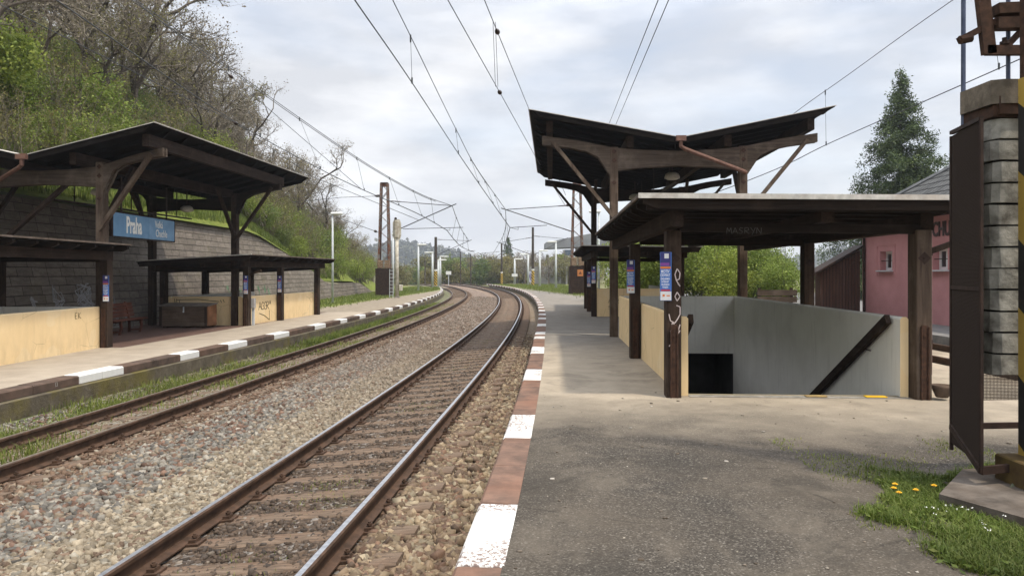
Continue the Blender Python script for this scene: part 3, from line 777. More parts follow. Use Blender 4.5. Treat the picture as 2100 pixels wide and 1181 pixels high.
# ------------------------------------------------------------------ lettering
def text_mesh(txt, size, mat, name='lettering', parent=None, sx=1.0, bold=0.0, extrude=.002, align='CENTER'):
    cu = bpy.data.curves.new(name, 'FONT'); cu.body = txt; cu.size = size; cu.extrude = extrude; cu.offset = bold
    cu.align_x = align; cu.align_y = 'CENTER'; cu.resolution_u = 3
    tmp = bpy.data.objects.new('tmp_text', cu); COL.objects.link(tmp)
    me = bpy.data.meshes.new_from_object(tmp.evaluated_get(bpy.context.evaluated_depsgraph_get()))
    bpy.data.objects.remove(tmp); bpy.data.curves.remove(cu)
    me.name = name; me.materials.clear(); me.materials.append(mat)
    for v in me.vertices: v.co.x *= sx
    o = bpy.data.objects.new(name, me); COL.objects.link(o); o.parent = parent
    return o
def strokes(lines, w, mat, name, parent, frame):
    """spray or marker lines; frame maps (a, b) to a 3-D point on the surface, lying 3 mm proud"""
    m = MB(); up = frame(0, 0)-frame(0, 0)
    n = (frame(1, 0)-frame(0, 0)).cross(frame(0, 1)-frame(0, 0)).normalized()
    for ln in lines:
        for p, q in zip(ln, ln[1:]):
            m.beam(frame(*p)+n*.002, frame(*q)+n*.002, .004, w, n.cross(frame(*q)-frame(*p)))
    return m.build(name, mat, parent)
LET = {'A': [[(0,0),(.4,1),(.8,0)],[(.15,.4),(.65,.4)]], 'G': [[(.8,.8),(.4,1),(0,.6),(.1,.15),(.5,0),(.8,.2),(.8,.5),(.45,.5)]], 'R': [[(0,0),(.05,1),(.6,.95),(.65,.6),(.1,.5),(.75,0)]],
       'M': [[(0,0),(.1,1),(.4,.4),(.7,1),(.8,0)]], 'S': [[(.7,.9),(.3,1),(.1,.7),(.6,.4),(.5,.05),(0,.1)]], 'Y': [[(0,1),(.35,.5)],[(.75,1),(.2,-.2)]], 'N': [[(0,0),(.05,1),(.7,0),(.75,1)]], '*': [[(.1,.7),(.5,1)],[(.1,1),(.5,.7)],[(.3,.6),(.3,1.1)]],
       'K': [[(0,0),(.05,1)],[(.6,1),(.1,.45),(.7,0)]], 'E': [[(.6,1),(0,.95),(.05,0),(.6,.02)],[(.05,.5),(.45,.5)]], 'O': [[(.4,1),(0,.5),(.3,0),(.7,.4),(.4,1)]]}
def write_strokes(txt, h, gap=.95):
    out = []; x = 0
    for ch in txt:
        for ln in LET.get(ch, []): out.append([((x+a)*h, b*h) for a, b in ln])
        x += gap*(.6 if ch == '*' else 1)
    return out

# ------------------------------------------------------------------ low roof over a stair
def low_shelter(label, loc, rz, W, posts, y0, y1, ov=.5, hs=1.0, tilt=0.0, shoes=True, lightpost=False, flash=.03, group=None):
    t = thing('stair_shelter', label, 'shelter', loc, rz, group)
    zb = 2.28*hs
    pts = posts
    for (px, py) in pts:
        m = MB(); m.box(px-.10, px+.10, py-.13, py+.13, -.02, zb, bev=.008)
        p = m.build('post', M['wood_post'] if (lightpost and px > W*.9 and py == 0) else M['wood_z'], t)
        if shoes:
            s = MB()
            for sx in (-1, 1): s.box(px+sx*.045-.008, px+sx*.045+.008, py-.165, py-.128, 0, .98)
            s.box(px-.04, px+.04, py-.145, py-.1285, 0, 1.0)
            for zz in (.22, .86): s.tube([(px, py-.145, zz), (px, py-.158, zz)], .018, 8)
            s.build('steel_shoe', M['rust'], p)
        d = MB(); zz = 1.9*hs
        d.poly([(px, py-.134, zz-.085), (px+.085, py-.134, zz), (px, py-.134, zz+.085), (px-.085, py-.134, zz)]); d.tube([(px, py-.13, zz), (px, py-.15, zz)], .016, 8)
        d.build('bolt_plate', M['darkmetal'], p)
    def sh(m):
        m.v = [(x, y, z+tilt*(x-W)) for (x, y, z) in m.v]; return m
    for px in (0, W*.58, W):
        m = MB(); m.box(px-.085, px+.085, y0+(.18 if px < W else .50), y1-.18, zb+(.0 if px in (0, W) else .075), zb+.22); sh(m).build('long_beam', M['wood_y'], t)
    ysp = sorted(set(p[1] for p in pts))
    for i, yv in enumerate(ysp):
        m = MB(); m.box(.10, W-.10, yv-.07, yv+.07, zb-.05, zb+.07); sh(m).build('cross_beam', M['wood_x'], t)
    zr = zb+.222; n = max(2, int((y1-y0-.2)/.72)); m = MB()
    for i in range(n+1):
        yv = y0+.08+(y1-y0-.16)*i/n
        m.prism([(-ov+.06, zr+.07), (-ov+.22, zr), (W+ov-.22, zr), (W+ov-.06, zr+.07), (W+ov-.06, zr+.13), (-ov+.06, zr+.13)], 'y', yv-.05, yv+.05)
    sh(m).build('rafters', M['wood_x'], t)
    m = MB(); m.box(-ov+.03, W+ov-.03, y0+.02, y1-.02, zr+.131, zr+.155); sh(m).build('roof_boards', M['soffit'], t)
    m = MB(); m.box(-ov, W+ov, y0+.022, y1, zr+.157, zr+.195); sh(m).build('roof', M['roof_edge'], t)
    m = MB(); m.box(-ov-.012, W+ov+.012, y0-.012, y0+.02, zr+.200-flash, zr+.202); sh(m).build('front_flashing', M['zinc'], t)
    m = MB(); m.box(-ov+.10, W+ov-.10, y0+.05, y0+.09, zr-.02, zr+.128); sh(m).build('fascia_board', M['wood_x'], t)
    # short strut from the corner post out under the eave
    for px, s in ((W, 1),):
        m = MB(); py = ysp[0]; m.beam((px+s*.02, py, zb-.30), (px+s*(ov-.02), py, zb-.13), .07, .09, (0, 1, 0)); m.build('brace', M['wood_z'], t)
    return t
# ------------------------------------------------------------------ walls round a stair going down
def wallbox(m, x0, x1, y0, y1, z0, z1, fm):
    """fm: material index of faces (-x, +x, -y, +y, top)"""
    r = .03
    for (i, pts) in enumerate([[(x0,y1,z0),(x0,y0,z0),(x0,y0,z1-r),(x0,y1,z1-r)], [(x1,y0,z0),(x1,y1,z0),(x1,y1,z1-r),(x1,y0,z1-r)],
                               [(x0,y0,z0),(x1,y0,z0),(x1,y0,z1-r),(x1-r,y0,z1),(x0+r,y0,z1),(x0,y0,z1-r)], [(x1,y1,z0),(x0,y1,z0),(x0,y1,z1-r),(x0+r,y1,z1),(x1-r,y1,z1),(x1,y1,z1-r)]]):
        m.cur = fm[i]; m.poly(pts)
    m.cur = fm[4]; m.poly([(x0+r,y0,z1),(x1-r,y0,z1),(x1-r,y1,z1),(x0+r,y1,z1)])
    m.cur = fm[0]; m.poly([(x0,y0,z1-r),(x0+r,y0,z1),(x0+r,y1,z1),(x0,y1,z1-r)])
    m.cur = fm[1]; m.poly([(x1-r,y0,z1),(x1,y0,z1-r),(x1,y1,z1-r),(x1-r,y1,z1)])
def stairwell(label, loc, rz, W, y0, y1, open_at='front', top=1.10, depth=3.0, rails=True, inner=None, group=None):
    t = thing('stairwell', label, 'stairwell', loc, rz, group)
    Y_, G_, C_ = 0, 1, 2; mats = [M['yellow_wall'], M['grey_wall'], M['concrete']]
    a0, a1 = .115, .225; b0, b1 = W-.225, W-.115
    m = MB(); wallbox(m, a0, a1, y0, y1, -depth-.2, top, (Y_, G_, Y_, Y_, C_)); m.build('side_wall', mats, t, recalc=False)
    m = MB(); wallbox(m, b0, b1, y0, y1, -depth-.2, top, (G_, Y_, Y_, Y_, C_)); m.build('side_wall', mats, t, recalc=False)
    m = MB()
    if open_at == 'front': wallbox(m, a1+.002, b0-.002, y1-.12, y1-.002, -.40, top-.004, (G_, G_, G_, Y_, C_))
    else: wallbox(m, a1+.002, b0-.002, y0+.002, y0+.12, -.40, top-.004, (G_, G_, Y_, G_, C_))
    m.build('end_wall', mats, t, recalc=False)
    # steps, passage
    sgn = 1 if open_at == 'front' else -1; ys = y0 if open_at == 'front' else y1
    m = MB(); n = 18; rs = depth/n; run = .34
    for i in range(n):
        ya = ys+sgn*(.12+i*run); yb = ys+sgn*(.12+(i+1)*run)
        m.box(a1, b0, ya, yb, -depth-.2, -(i+1)*rs)
    m.box(a1, b0, ys+sgn*(.12+n*run), ys+sgn*(abs(y1-y0)+7), -depth-.2, -depth-.002)
    m.build('steps', M['concrete'], t)
    yb = (y1 if sgn > 0 else y0); ye = yb+sgn*7
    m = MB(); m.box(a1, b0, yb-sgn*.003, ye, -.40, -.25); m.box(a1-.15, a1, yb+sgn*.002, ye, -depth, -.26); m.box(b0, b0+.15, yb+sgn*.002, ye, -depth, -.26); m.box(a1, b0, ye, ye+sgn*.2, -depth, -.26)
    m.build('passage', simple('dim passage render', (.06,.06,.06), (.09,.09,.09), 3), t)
    if rails:
        for (xx, s) in ((b0-.075, 1), (a1+.075, -1)):
            m = MB(); p0 = Vector((xx, ys+sgn*.20, 1.06)); p1 = Vector((xx, ys+sgn*6.3, 1.06-6.1*.53))
            m.beam(p0, p1, .07, .13); r = m.build('handrail', M['wood_y'], t)
            k = MB()
            for q in (.12, .5, .9):
                c = p0.lerp(p1, q); k.tube([c+Vector((0,0,-.07)), c+Vector((0,0,-.11)), c+Vector((s*.075,0,-.13))], .010, 6)
            k.build('bracket', M['darkmetal'], r)
    return t

# ------------------------------------------------------------------ winged platform roof on four posts
def canopy(label, loc, rz, W, ylen, yf, yr, d, group=None):
    t = thing('platform_canopy', label, 'canopy', loc, rz, group)
    for px in (0, W):
        for py in (0, ylen):
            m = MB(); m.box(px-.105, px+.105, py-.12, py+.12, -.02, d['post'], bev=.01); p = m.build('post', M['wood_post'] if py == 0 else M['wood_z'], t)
            for zz in (d['post']-.12, d['post']-.36, d['post']-.95):
                k = MB()
                k.poly([(px, py-.124, zz-.07), (px+.07, py-.124, zz), (px, py-.124, zz+.07), (px-.07, py-.124, zz)]); k.tube([(px, py-.12, zz), (px, py-.142, zz)], .014, 8)
                k.build('bolt_plate', M['rust'], p)
    e = d['ext']; el = d.get('ext_l', e)
    def bprof():
        z1, z2, mt, mb, nb = d['end_top'], d['end_bot'], d['mid_top'], d['mid_bot'], d['near']
        top = [(-e, z1), (-e*.5, (z1+mt)/2+.08), (0, mt+.10), (W*.25, mt+.03), (W*.5, mt), (W*.75, mt+.03), (W, mt+.10), (W+e*.5, (z1+mt)/2+.08), (W+e, z1)]
        bot = [(W+e, z2), (W+e*.62, z2-.10), (W+e*.38, z2-.20), (W+e*.22, z2-.36), (W+.11, nb-.12), (W-.11, nb), (W*.8, mb-.045), (W*.5, mb), (W*.2, mb-.045), (.11, nb), (-.11, nb-.12), (-e*.22, z2-.36), (-e*.38, z2-.20), (-e*.62, z2-.10), (-e, z2)]
        if el != e: top = [(x*el/e if x < -.2 else x, z) for x, z in top]; bot = [(x*el/e if x < -.2 else x, z) for x, z in bot]
        return top, bot
    top, bot = bprof()
    for py in (0, ylen):
        for (o1, o2) in ((-.115, -.035), (.035, .115)):
            m = MB()
            # triangulated strip between the two outlines so that the arched shape stays clean
            def zt(x): return lerp(x, top)
            def zbm(x): return lerp(x, bot[::-1])
            xs = sorted(set([p[0] for p in top]+[p[0] for p in bot]))
            for xa, xb in zip(xs, xs[1:]):
                A = [(xa, zbm(xa)), (xb, zbm(xb)), (xb, zt(xb)), (xa, zt(xa))]
                m.poly([(x, py+o1, z) for x, z in A]); m.poly([(x, py+o2, z) for x, z in A[::-1]])
                m.poly([(A[3][0], py+o1, A[3][1]), (A[2][0], py+o1, A[2][1]), (A[2][0], py+o2, A[2][1]), (A[3][0], py+o2, A[3][1])])
                m.poly([(A[1][0], py+o1, A[1][1]), (A[0][0], py+o1, A[0][1]), (A[0][0], py+o2, A[0][1]), (A[1][0], py+o2, A[1][1])])
            for x, s in ((-el, 1), (W+e, -1)): m.poly([(x, py+o1, zbm(x)), (x, py+o2, zbm(x)), (x, py+o2, zt(x)), (x, py+o1, zt(x))])
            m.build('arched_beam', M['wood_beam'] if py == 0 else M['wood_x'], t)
        for (px, s) in ((0, -1), (W, 1)):
            e_ = el if s < 0 else e
            m = MB(); m.beam((px+s*(e_-.28), py-.15, d['end_bot']+.05), (px+s*.02, py-.15, d['brace']), .09, .13, (0, 1, 0)); m.build('brace', M['wood_post'] if py == 0 else M['wood_z'], t)
    rs = (d['tip']-d['val'])/(d['half'])
    def zroof(x): return d['val']+abs(x-W/2)*rs
    # purlins along the platform
    for px in (-el+.20, .42, W-.42, W+e-.20):
        zt_ = zroof(px)-.155; m = MB()
        zb_ = max(zt_-.30, lerp(px, top)+.004)
        m.box(px-.09, px+.09, yf+.25, ylen+min(.55, yr-ylen-.2), zb_, zt_); m.build('purlin', M['wood_y'], t)
    # braces along the platform under the outer purlins
    for px in (0, W):
        for (pa, pb) in ((0, 1), (ylen, -1)):
            m = MB(); m.beam((px, pa+pb*.1, d['brace']+.25), (px, pa+pb*1.35, d['mid_top']+.25), .09, .11, (1, 0, 0)); m.build('brace', M['wood_z'], t)
    for sgn in (-1, 1):
        x0 = W/2; x1 = W/2+sgn*(d['half'] if sgn > 0 else d.get('half_l', d['half']))
        m = MB(); n = int((yr-yf)/.85)
        for i in range(n+1):
            yv = yf+.06+(yr-yf-.12)*i/n
            A = [(x0+sgn*.02, zroof(x0+sgn*.02)-.03), (x1-sgn*.10, zroof(x1)-.03-.1*rs), (x1-sgn*.16, zroof(x1)-.09), (x1-sgn*.30, zroof(x1-sgn*.3)-.15), (x0+sgn*.02, zroof(x0)-.15)]
            m.prism(A, 'y', yv-.04, yv+.04)
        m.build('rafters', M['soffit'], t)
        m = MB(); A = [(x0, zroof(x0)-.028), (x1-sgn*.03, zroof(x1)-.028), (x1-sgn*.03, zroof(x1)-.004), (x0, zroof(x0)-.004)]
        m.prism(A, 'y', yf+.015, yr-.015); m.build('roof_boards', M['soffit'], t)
        m = MB(); A = [(x0, zroof(x0)), (x1, zroof(x1)), (x1, zroof(x1)+.017), (x0, zroof(x0)+.017)]
        m.prism(A, 'y', yf, yr); m.build('roof', M['zinc'], t)
    # valley outlet and drainpipe on the front right post
    m = MB(); vz = d['val']; m.box(W/2-.13, W/2+.13, yf-.10, yf+.06, vz-.10, vz+.035)
    s_ = d.get('pipe', 1); xe = W/2+s_*W/2
    m.tube([(W/2, yf-.03, vz-.08), (W/2, yf-.03, vz-.24), (W/2+s_*.12, yf, vz-.31), (xe, -.19, d['near']-.06), (xe+s_*.05, -.17, d['near']-.09)], .055, 8)
    m.build('drainpipe', M['copper_pipe'], t)
    if s_ < 0:
        m = MB(); m.beam((2.05, .16, d['mid_bot']+.02), (.06, .16, 2.6), .09, .13, (0, 1, 0)); m.build('brace', M['wood_z'], t)
    # cable tray hung under the middle
    m = MB(); m.box(W*.5-.05, W*.5+.05, .3, ylen-.2, d['mid_bot']-.38, d['mid_bot']-.34)
    for q in (.15, .5, .85): m.box(W*.5-.012, W*.5+.012, ylen*q-.012, ylen*q+.012, d['mid_bot']-.34, zroof(W*.5)-.05)
    m.build('cable_tray', M['darkmetal'], t)
    return t
def hanging_lamp(label, loc, group):
    t = thing('hanging_lamp', label, 'lamp', loc, 0, group)
    m = MB(); m.lathe([(.02,.0),(.11,.0),(.19,-.05),(.215,-.13),(.215,-.17),(.2,-.17),(.19,-.12),(.10,-.03)], n=18)
    m.build('lamp_shade', simple('dusty enamel lamp shade', (.33,.31,.26), (.5,.48,.42), 5, .45), t, True)
    m = MB(); m.tube([(0,0,-.01),(0,0,.45)], .02, 6); m.build('rod', M['darkmetal'], t)
    m = MB(); m.lathe([(.19,-.165),(.14,-.20),(.03,-.215)], n=14); m.build('glass', plain('milky lamp glass', (.55,.53,.46), .3), t, True)
    return t
# ---- right platform
D_R = dict(post=5.06, ext=1.92, end_top=5.38, end_bot=5.15, mid_top=4.94, mid_bot=4.55, near=4.43, brace=3.20, tip=6.02, val=5.24, half=3.98)
ROT = ANG
def RW(lx, ly): return (SA[0]+lx*math.cos(ROT)-ly*math.sin(ROT), SA[1]+lx*math.sin(ROT)+ly*math.cos(ROT), 0.0)
WR = 3.40
sh1 = low_shelter('low flat roof on dark posts over the open stair nearest on the right platform', (*SA, 0), ROT, WR,
            [(0,0),(WR-.075,0),(0,4.65),(WR,4.65)], -.55, 9.35, .52, 1.0, -.012, lightpost=True, flash=.066, group='low roofs over the platform stairs')
sw1 = stairwell('open stair between pale grey walls under the nearest low roof', (*SA, 0), ROT, WR-.08, .06, 9.40, 'front', 1.10)
can1 = canopy('butterfly shaped timber canopy on the right platform with a brown drainpipe from its valley', RW(0, 9.65), ROT, WR, 9.3, -.45, 11.9, D_R)
hanging_lamp('bowl lamp hanging near the front beam of the right canopy', RW(1.75, 10.9)[:2]+(4.55,), 'bowl lamps under the canopies')
hanging_lamp('bowl lamp hanging deeper under the right canopy, above the low roof', RW(1.3, 16.2)[:2]+(4.50,), 'bowl lamps under the canopies')
sh2 = low_shelter('low flat roof on dark posts beyond the butterfly canopy on the right', (*SA, 0), ROT, WR,
            [(0,22.6),(0,25.4),(WR,22.6)], 17.6, 29.0, .55, 1.0, -.012, group='low roofs over the platform stairs')
sw2 = stairwell('stair with a closed cream end wall beyond the butterfly canopy on the right platform', (*SA, 0), ROT, WR, 18.85, 26.9, 'rear', 1.10, rails=False)
# threshold strip and yellow plates
m = MB(); m.box(.225, WR-.225, -.06, .17, -.2, .006); th = m.build('stair_threshold', M['concrete'], sw1)
m = MB(); m.box(.24, WR-.24, .10, .165, .0062, .0105); m.build('yellow_line', simple('worn yellow paint', (.26,.215,.125), (.24,.215,.17), 11, .9), th)
for x, cmat in ((2.75, ((.62,.40,.02), (.55,.33,.02))), (1.95, ((.32,.22,.06), (.24,.17,.08)))):
    m = MB(); m.box(x-.14, x+.14, -.03, .085, .0065, .022, bev=.005); m.build('yellow_plate', simple('yellow plate', *cmat, 9, .6), th)
# scratched writing
fr = lambda a, b: Vector((.72+a, -.0745, 2.235+b))
strokes(write_strokes('MASRYN', .085), .007, plain('pale chalk line', (.10,.095,.09), .9), 'graffiti', sh1, fr)
fp = lambda a, b: Vector((-.02+a, -.1335, .78+b))
strokes([[(.06,.98),(.03,.9),(.05,.82),(.09,.84),(.10,.92),(.06,.98)],[(.05,.82),(.10,.74),(.07,.78)],[(.06,.66),(.03,.6),(.06,.54),(.10,.6),(.06,.66)],[(-.05,.36),(-.03,.27),(.03,.24),(.07,.3),(.10,.36),(.10,.46),(.05,.48)],[(-.03,.12),(0,.26),(.07,.12),(.10,.22)],[(.10,.14),(.0,-.02),(-.05,-.08)]], .013, plain('pinkish white spray line', (.55,.46,.44), .9), 'graffiti', sh1, fp)
fq = lambda a, b: Vector((.55+a, 18.846, .52+b))
strokes(write_strokes('AGR', .16)+[[(x, y-.22) for x, y in ln] for ln in write_strokes('SE', .12)], .014, plain('dark marker line', (.10,.07,.05), .9), 'graffiti', sw2, fq)
# ---- left platform
LANG = -math.atan(.085)
D_L = dict(post=4.78, ext=1.72, end_top=5.13, end_bot=4.92, mid_top=4.57, mid_bot=4.22, near=4.14, brace=3.0, tip=5.64, val=4.86, half=3.48, pipe=-1, ext_l=.85, half_l=2.55)
WL = 3.15
lf = (-10.70-WL*math.cos(LANG), 19.35-WL*math.sin(LANG), ZL)
can2 = canopy('butterfly shaped timber canopy on the left platform carrying the blue name sign', lf, LANG, WL, 7.6, -.80, 9.95, D_L)
def LW(lx, ly, z=0): return (lf[0]+lx*math.cos(LANG)-ly*math.sin(LANG), lf[1]+lx*math.sin(LANG)+ly*math.cos(LANG), ZL+z)
hanging_lamp('bowl lamp hanging beside the weathered front post of the left canopy', LW(WL*.86, .55, 4.18), 'bowl lamps under the canopies')
hanging_lamp('bowl lamp hanging at the far end of the left canopy', LW(WL*.66, 6.2, 4.22), 'bowl lamps under the canopies')
W1 = 2.75
l1 = (-10.40-W1, 9.6, ZL)
sh3 = low_shelter('low flat roof at the left edge of the view, above the long cream wall', l1, 0, W1, [(W1,9.4),(W1,4.7),(0,9.4)], 1.5, 9.75, .48, .98, .0, group='low roofs over the platform stairs')
sw3 = stairwell('stair with a long cream side wall at the left edge of the view', l1, 0, W1, 1.5, 9.32, 'front', 1.05, rails=False)
LA2 = -math.atan(.089); W2 = 3.15
r2 = (-9.60, 26.7)
l2 = (r2[0]-W2*math.cos(LA2), r2[1]-W2*math.sin(LA2), ZL)
sh4 = low_shelter('low flat roof on dark posts behind the wooden chest on the left platform', l2, LA2, W2, [(W2,.12),(W2,3.15),(W2,7.35),(0,.12),(0,3.15),(0,7.35)], -.75, 8.35, .55, .93, .055, group='low roofs over the platform stairs')
sw4 = stairwell('stair with sprayed cream walls behind the wooden chest on the left platform', l2, LA2, W2, .22, 7.25, 'rear', 1.05, rails=False)
fg = lambda a, b: Vector((W2-.112, 1.35+a*1.0, .50+b))
strokes(write_strokes('AGGR*', .30, .8)+[[(0.05,-.12),(.5,-.22),(1.0,-.42),(.98,-.05)]], .022, plain('black spray line', (.03,.035,.02), .9), 'graffiti', sw4, fg)
fh = lambda a, b: Vector((.35+a, .216, .84+b))
strokes([[(0,.12),(.03,-.06)],[(.08,.12),(.10,-.06)],[(.18,.08),(.2,-.08)],[(.1,.08),(.9,.10),(1.7,.02)],[(1.75,.08),(1.8,-.02)],[(1.85,.10),(1.9,0)]], .02, plain('black spray line', (.03,.035,.02), .9), 'graffiti', sw4, fh)
f3 = lambda a, b: Vector((W1-.112, 8.1+a, .80+b))
strokes(write_strokes('ZEK', .14), .012, plain('brown marker line', (.16,.12,.05), .9), 'graffiti', sw3, f3)

# ------------------------------------------------------------------ advertising boards on the posts
PM = dict(blue=plain('poster blue', (.06,.17,.50), .35), navy=plain('poster navy', (.035,.035,.17), .35), white=plain('poster white', (.72,.72,.72), .4), orange=plain('poster orange', (.70,.20,.03), .4),
          red=plain('poster red', (.5,.03,.04), .4), violet=plain('poster violet', (.22,.06,.30), .4), text=plain('poster lettering', (.74,.76,.80), .4))
def poster(label, loc, rz):
    t = thing('poster', label, 'poster', loc, rz, 'blue posters on the shelter posts')
    w, h = .155, .66
    m = MB(); m.box(-w/2, w/2, -.004, .004, 0, h); m.build('backing', PM['blue'], t)
    q = MB(); y = -.0045
    def r(x0, x1, z0, z1, k):
        q = MB(); dz_ = .0012 if k in (1, 4) and z0 > .4 else 0; q.box(x0, x1, y-.0025-dz_, y, z0, z1); q.build('printed_band', [PM['navy'], PM['white'], PM['orange'], PM['red'], PM['violet']][k], t)
    r(-w/2+.004, w/2-.012, .47, h-.004, 0); r(-.02, .04, .575, .64, 1); r(-w/2+.004, w/2-.03, .475, .515, 4)
    r(-w/2+.004, w/2-.012, .435, .464, 2); r(-w/2+.012, w/2-.02, .130, .152, 3); r(-w/2+.004, w/2-.004, .004, .124, 1)
    for (s, z, sz) in (('MOTIV', .395, .060), ('ODVRAT', .345, .052), ('ZADARMO', .295, .040), ('INTERNET', .255, .036), ('CELODENNI', .218, .032), ('VOLEJTE', .182, .034)):
        o = text_mesh(s, sz, PM['text'], 'lettering', t, .62, .001, .0008); o.location = (-.008, -.0056, z); o.rotation_euler = (R(90), 0, 0)
    q = MB(); q.box(-.045, -.015, y-.004, y-.0025, .055, .085); q.build('small_print', [PM['orange']], t); q = MB(); q.box(.01, .055, y-.004, y-.0025, .06, .075); q.build('small_print', [PM['orange']], t)
    return t
def RWz(lx, ly, z): p = RW(lx, ly); return (p[0], p[1], z)
poster('blue poster on the front left post of the nearest low roof, above the pink scribble', RWz(-.115, -.146, 1.325), ROT)
poster('blue poster on the second post of the nearest low roof on the right', RWz(-.095, 4.65-.146, 1.30), ROT)
poster('blue poster on the tall rear post of the right canopy', RWz(-.02, 9.65+9.3-.146, 1.30), ROT)
poster('farthest blue poster on the right platform, on a post of the far low roof', RWz(-.02, 22.6-.146, 1.10), ROT)
poster('blue poster on the post at the end of the long cream wall on the left', (-10.33, 9.6+9.4-.146, ZL+1.18), 0)
def L2(lx, ly, z): return (l2[0]+lx*math.cos(LA2)-ly*math.sin(LA2), l2[1]+lx*math.sin(LA2)+ly*math.cos(LA2), ZL+z)
poster('blue poster on the post beside the small grey meter box', L2(W2+.02, .12-.146, 1.15), LA2)
poster('blue poster on the post right of the sprayed letters on the left platform', L2(W2+.02, 3.15-.146, 1.13), LA2)

# ------------------------------------------------------------------ name sign
t = thing('station_sign', 'blue station name sign with white lettering hung on the left canopy', 'sign', (-10.58, 21.38, ZL+2.885), R(90)); t.scale = (1.05, 1.05, 1.05)
mb_ = MB(); mb_.box(-1.68, .15, -.03, .0, 0, .60, bev=.01); mb_.build('sign_panel', simple('blue sign paint', (.095,.20,.33), (.13,.25,.39), 4, .5), t)
mb_ = MB(); mb_.box(.155, 1.70, -.03, .0, 0, .60, bev=.01); mb_.build('sign_panel', simple('blue sign paint faded', (.115,.22,.35), (.15,.27,.41), 4, .5), t)
mb_ = MB(); mb_.box(-1.72, 1.74, 0.002, .05, -.03, .0); mb_.box(-1.72, 1.74, .002, .05, .60, .63)
for x in (-1.71, 1.71): mb_.box(x-.012, x+.012, -.035, .05, -.03, .63)
mb_.build('frame', M['darkmetal'], t)
wm = plain('sign white', (.66,.66,.62), .5)
o = text_mesh('Praha', .60, wm, 'lettering', t, .60, .016); o.location = (-.66, -.034, .30); o.rotation_euler = (R(90), 0, 0)
o = text_mesh('Velká', .29, wm, 'lettering', t, .72, .0); o.location = (.72, -.034, .425); o.rotation_euler = (R(90), 0, 0)
o = text_mesh('Chuchle', .29, wm, 'lettering', t, .72, .0); o.location = (.88, -.034, .175); o.rotation_euler = (R(90), 0, 0)
mb_ = MB()
for x in (-1.2, 1.3): mb_.box(x-.02, x+.02, .01, .04, .63, 1.55)
mb_.build('hanger', M['darkmetal'], t)
p_ = OFF(12.62, KL(12.62)+.003)
o = text_mesh('13', .11, plain('worn white number', (.30,.29,.27), .9), 'lettering', kerb_l, .8, 0, .001); o.location = (p_[0], p_[1], ZL-.075); o.rotation_euler = (R(90), 0, R(90))
# ------------------------------------------------------------------ bench, chest, meter box, flower pot
t = thing('bench', 'red brown slatted bench against the stone wall on the left platform', 'bench', (-12.22, 23.35, ZL), R(90))
bw = wood('red brown painted slats', (.065,.026,.018), (.12,.048,.032), 'x')
for i, (yv, z) in enumerate(((-.22,.42),(-.11,.425),(.0,.425),(.11,.42))):
    m = MB(); m.box(-1.0, 1.0, yv-.05, yv+.05, z, z+.035, bev=.006); m.build('seat_slat', bw, t)
for i in range(4):
    z = .50+i*.115; yv = .20+i*.03; m = MB(); m.box(-1.0, 1.0, yv-.016, yv+.016, z, z+.10, bev=.005); m.build('back_slat', bw, t)
for x in (-.62, .62):
    m = MB(); m.beam((x, -.20, .42), (x, -.24, .22), .07, .06, (1,0,0)); m.beam((x, -.24, .22), (x, -.18, .0), .06, .055, (1,0,0)); m.beam((x, .17, .46), (x, .15, .0), .07, .06, (1,0,0)); m.beam((x, .16, .40), (x, .30, .98), .05, .05, (1,0,0))
    m.box(x-.03, x+.03, -.21, .15, .06, .11); m.box(x-.03, x+.03, -.26, .20, .36, .418); m.build('bench_frame', bw, t)
t = thing('wooden_chest', 'old wooden chest with a sloping lid in front of the cream end wall', 'chest', (-11.40, 25.75, ZL), LA2)
cw = wood('weathered chest boards', (.055,.036,.026), (.15,.11,.08), 'x', (.24,.18,.13)); cw2 = wood('orange brown chest end', (.13,.062,.032), (.22,.11,.055), 'z')
for i in range(4):
    m = MB(); m.box(-.88, .84, -.012, .012, .07+i*.165, .07+i*.165+.158, bev=.004); m.build('front_board', cw, t)
m = MB(); m.prism([(0,.07),(.64,.07),(.64,.80),(0,.73)], 'x', .84, .865); m.build('end_panel', cw2, t)
m = MB(); m.prism([(0,.07),(.64,.07),(.64,.80),(0,.73)], 'x', -.90, -.882); m.box(-.88, .84, .62, .64, .07, .79); m.box(-.88, .84, .0, .62, .05, .07); m.build('carcass', cw, t)
m = MB(); m.prism([(-.05,.735),(.68,.815),(.68,.845),(-.05,.765)], 'x', -.94, .90); m.build('lid', simple('felt covered lid', (.09,.078,.066), (.17,.145,.125), 6, .9), t)
m = MB()
for x in (-.84, .80): m.box(x-.045, x+.045, -.03, -.013, .07, .73)
for x in (-.7, 0, .7): m.box(x-.06, x+.06, 0, .6, 0, .05)
m.build('battens', M['wood_z'], t)
m = MB(); m.box(-.02, .02, -.03, -.012, .58, .74); m.lathe([(.02,.53),(.03,.55),(.03,.58),(.01,.6)], (0,-.03,0), 8); m.build('padlock', M['galv'], t)
t = thing('meter_box', 'small grey meter box on a thin post beside the cream wall', 'meter box', L2(W2+.06, .37, 0), LA2)
m = MB(); m.box(-.13, .13, -.08, .08, .62, .98, bev=.01); m.build('cabinet', simple('grey cabinet', (.30,.29,.28), (.38,.37,.36), 5, .5), t)
m = MB(); m.box(.02, .10, -.04, .04, 0, .62); m.build('leg', M['galv'], t)
t = thing('flower_pot', 'empty brown clay flower pot at the foot of the front right shelter post', 'flower pot', RWz(WR+.17, -.10, .035), 0)
terr = simple('dark clay', (.06,.042,.032), (.12,.085,.062), 8, .85)
m = MB(); m.lathe([(.075,0),(.085,.02),(.13,.13),(.135,.165),(.115,.165),(.105,.12),(.04,.06)], n=16); m.build('pot', terr, t, True)
